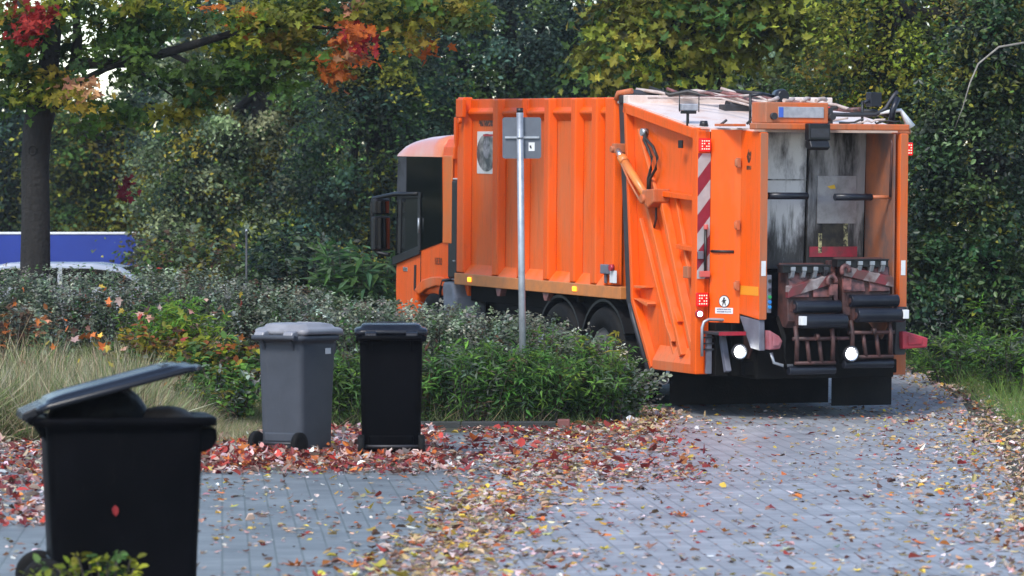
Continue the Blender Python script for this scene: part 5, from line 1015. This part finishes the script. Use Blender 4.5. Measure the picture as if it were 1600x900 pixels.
for lo, hi, tm, nm, f_, lb_ in ((0, 0.34, maple(), 'fallen_leaves', 1.0, 'pale and red maple leaves strewn over the paving'), (0.34, 0.72, oval(), 'curled_leaves', 0.95, 'curled dry leaves strewn over the paving'), (0.72, 1.01, lance(), 'leaf_fragments', 0.9, 'small crumpled leaf pieces strewn over the paving')):
    k = (which >= lo) & (which < hi); n_ = int(k.sum())
    nr = rng.normal(size=(n_, 3)) * H[k][:, None] * (1.0 if lo == 0 else 1.5) + np.array([0, 0, 1.0])
    tag(leaf_obj(nm, M['leaf_dry'], P[k], nr, S[k] * f_, Cc[k], tm, None, tan=rng.normal(size=(n_, 3)), curl=rng.normal(0.8, 1.8, n_)), lb_, None, None, 'stuff')
# leaves caught in the grass and shrubs
n_ = 110; d_ = rng.uniform(39.5, 43.5, n_); px_ = rng.uniform(0, 380, n_); Xc = wx(px_, d_)
P = np.stack([Xc, d_, 0.35 + rng.random(n_) * (0.75 + 0.12 * (d_ - 39.5))], 1)
tag(leaf_obj('caught_leaves', M['leaf_dry'], P, rng.normal(size=P.shape) + np.array([0, -0.6, 0.5]), 0.085 * (0.6 + 0.7 * rng.random(n_)), pick([FO, FR, FP_, FY, MYG, FB], n_, [3, 1.6, 2, 2, 2, 2]), maple()), 'orange and yellow leaves caught in the grass and shrubs', None, None, 'stuff')
tag(leaf_obj('stuck_leaf', M['leaf_dry'], np.array([[wx(178, 21.5), 21.53, wz(790, 21.5)]]), np.array([[0.1, -1, 0.1]]), np.array([0.06]), np.array([[0.22, 0.008, 0.010]]), oval(), None, tan=np.array([[0.1, 0, -1.0]])), 'small red leaf stuck to the side of the near black bin', 'leaf')

# ------------------------------------------------------------------ trailer and car on the far side of the bed
tx, ty = wx(213, 75), 75.0
tl = empty('box_trailer', (tx, ty, gzf(tx, ty))); tag(tl, 'bright blue box trailer with a white top edge behind the maple trunk', 'trailer')
M['blue'] = mk('blue_tarpaulin', (0.002, 0.020, 0.20), (0.004, 0.028, 0.25), scale=1.5, rough=0.45, bump=0.15, bscale=3)
zt = wz(366, 75) - gzf(tx, ty)
MB().box((-6.2, 0, 0.62), (0, 2.3, zt)).build('box', M['blue'], tl, 0.02)
MB().box((-6.22, -0.02, zt - 0.002), (0.02, 2.32, zt + 0.035)).build('top_edge', M['white'], tl, 0.01)
MB().box((-6.2, -0.015, 0.50), (0.01, 2.31, 0.618)).box((-6.0, 0.3, 0.42), (-0.2, 2.0, 0.50)).build('frame', M['darkgrey'], tl, 0.01)
MB().box((-0.005, -0.012, 0.62), (0.012, 0.06, zt - 0.004)).build('corner_post', M['steel'], tl)
for x in (-1.2, -4.8):
    for y in (0.12, 2.18):
        MB().lathe_y([(0.18, -0.1), (0.33, -0.1), (0.37, -0.06), (0.37, 0.06), (0.33, 0.1), (0.18, 0.1)], (x, y, 0.38), 24).build('wheel', M['rubber'], tl)
cx0, cy0 = wx(178, 60), 60.0; gcar = gzf(cx0, cy0)
car = empty('parked_car', (cx0, cy0, gcar)); tag(car, 'silver white car half hidden by the shrubs before the blue trailer', 'car')
M['carpaint'] = mk('silver_car_paint', (0.34, 0.36, 0.41), rough=0.25, coat=0.5, metal=0.2)
zr = wz(411, 60) - gcar
bp = [(1.55, 0.25), (1.6, 0.6), (1.45, 0.78), (0.55, 0.90), (0.1, zr - 0.06), (-0.3, zr), (-1.5, zr + 0.005), (-2.0, zr - 0.08), (-2.55, 0.85), (-2.65, 0.5), (-2.55, 0.25)]
MB().prism(bp, 'y', 0, 1.72).build('body', M['carpaint'], car, 0.07, 4)
for ya, yb in ((-0.008, 0.004), (1.716, 1.728)):
    MB().prism([(0.42, 0.90), (0.02, zr - 0.12), (-0.35, zr - 0.08), (-0.75, zr - 0.075), (-0.75, 0.88)], 'y', ya, yb).prism([(-0.82, 0.88), (-0.82, zr - 0.075), (-1.6, zr - 0.08), (-2.05, 0.90)], 'y', ya, yb).build('side_glass', M['glass'], car)
MB().prism([(0.545, 0.915), (0.115, zr - 0.07), (0.13, zr - 0.06), (0.56, 0.925)], 'y', 0.15, 1.57).build('windscreen', M['glass'], car)
for x in (0.95, -1.95):
    for y in (0.06, 1.66):
        W_ = MB().lathe_y([(0.2, -0.1), (0.28, -0.1), (0.31, -0.05), (0.31, 0.05), (0.28, 0.1), (0.2, 0.1)], (x, y, 0.31), 24).build('wheel', M['rubber'], car)
fp = empty('marker_post', (wx(385, 55), 55, gzf(wx(385, 55), 55))); tag(fp, 'thin pale metal post standing among the dark bushes', 'post')
MB().cyl((0, 0, 0), (0, 0, wz(362, 55) - gzf(wx(385, 55), 55)), 0.014, n=12).build('post', M['darkgrey'], fp); MB().cyl((0, 0, wz(362, 55) - gzf(wx(385, 55), 55)), (0, 0, wz(362, 55) - gzf(wx(385, 55), 55) + 0.03), 0.02, 0.012, n=12).build('post_cap', M['steel'], fp)

# ------------------------------------------------------------------ thin autumn haze in the air over the whole place
hz = MB().box((-75, -6, -1.0), (75, 130, 14.0))
hm = bpy.data.materials.new('thin_haze'); hm.use_nodes = True; hn = hm.node_tree.nodes; hn.clear()
ho = hn.new('ShaderNodeOutputMaterial'); hv = hn.new('ShaderNodeVolumePrincipled')
hv.inputs['Color'].default_value = (0.86, 0.90, 0.96, 1); hv.inputs['Density'].default_value = 0.00032; hv.inputs['Anisotropy'].default_value = 0.2
hm.node_tree.links.new(hv.outputs[0], ho.inputs['Volume'])
tag(hz.build('haze', hm), 'thin bluish haze in the air before the wood', None, None, 'stuff')
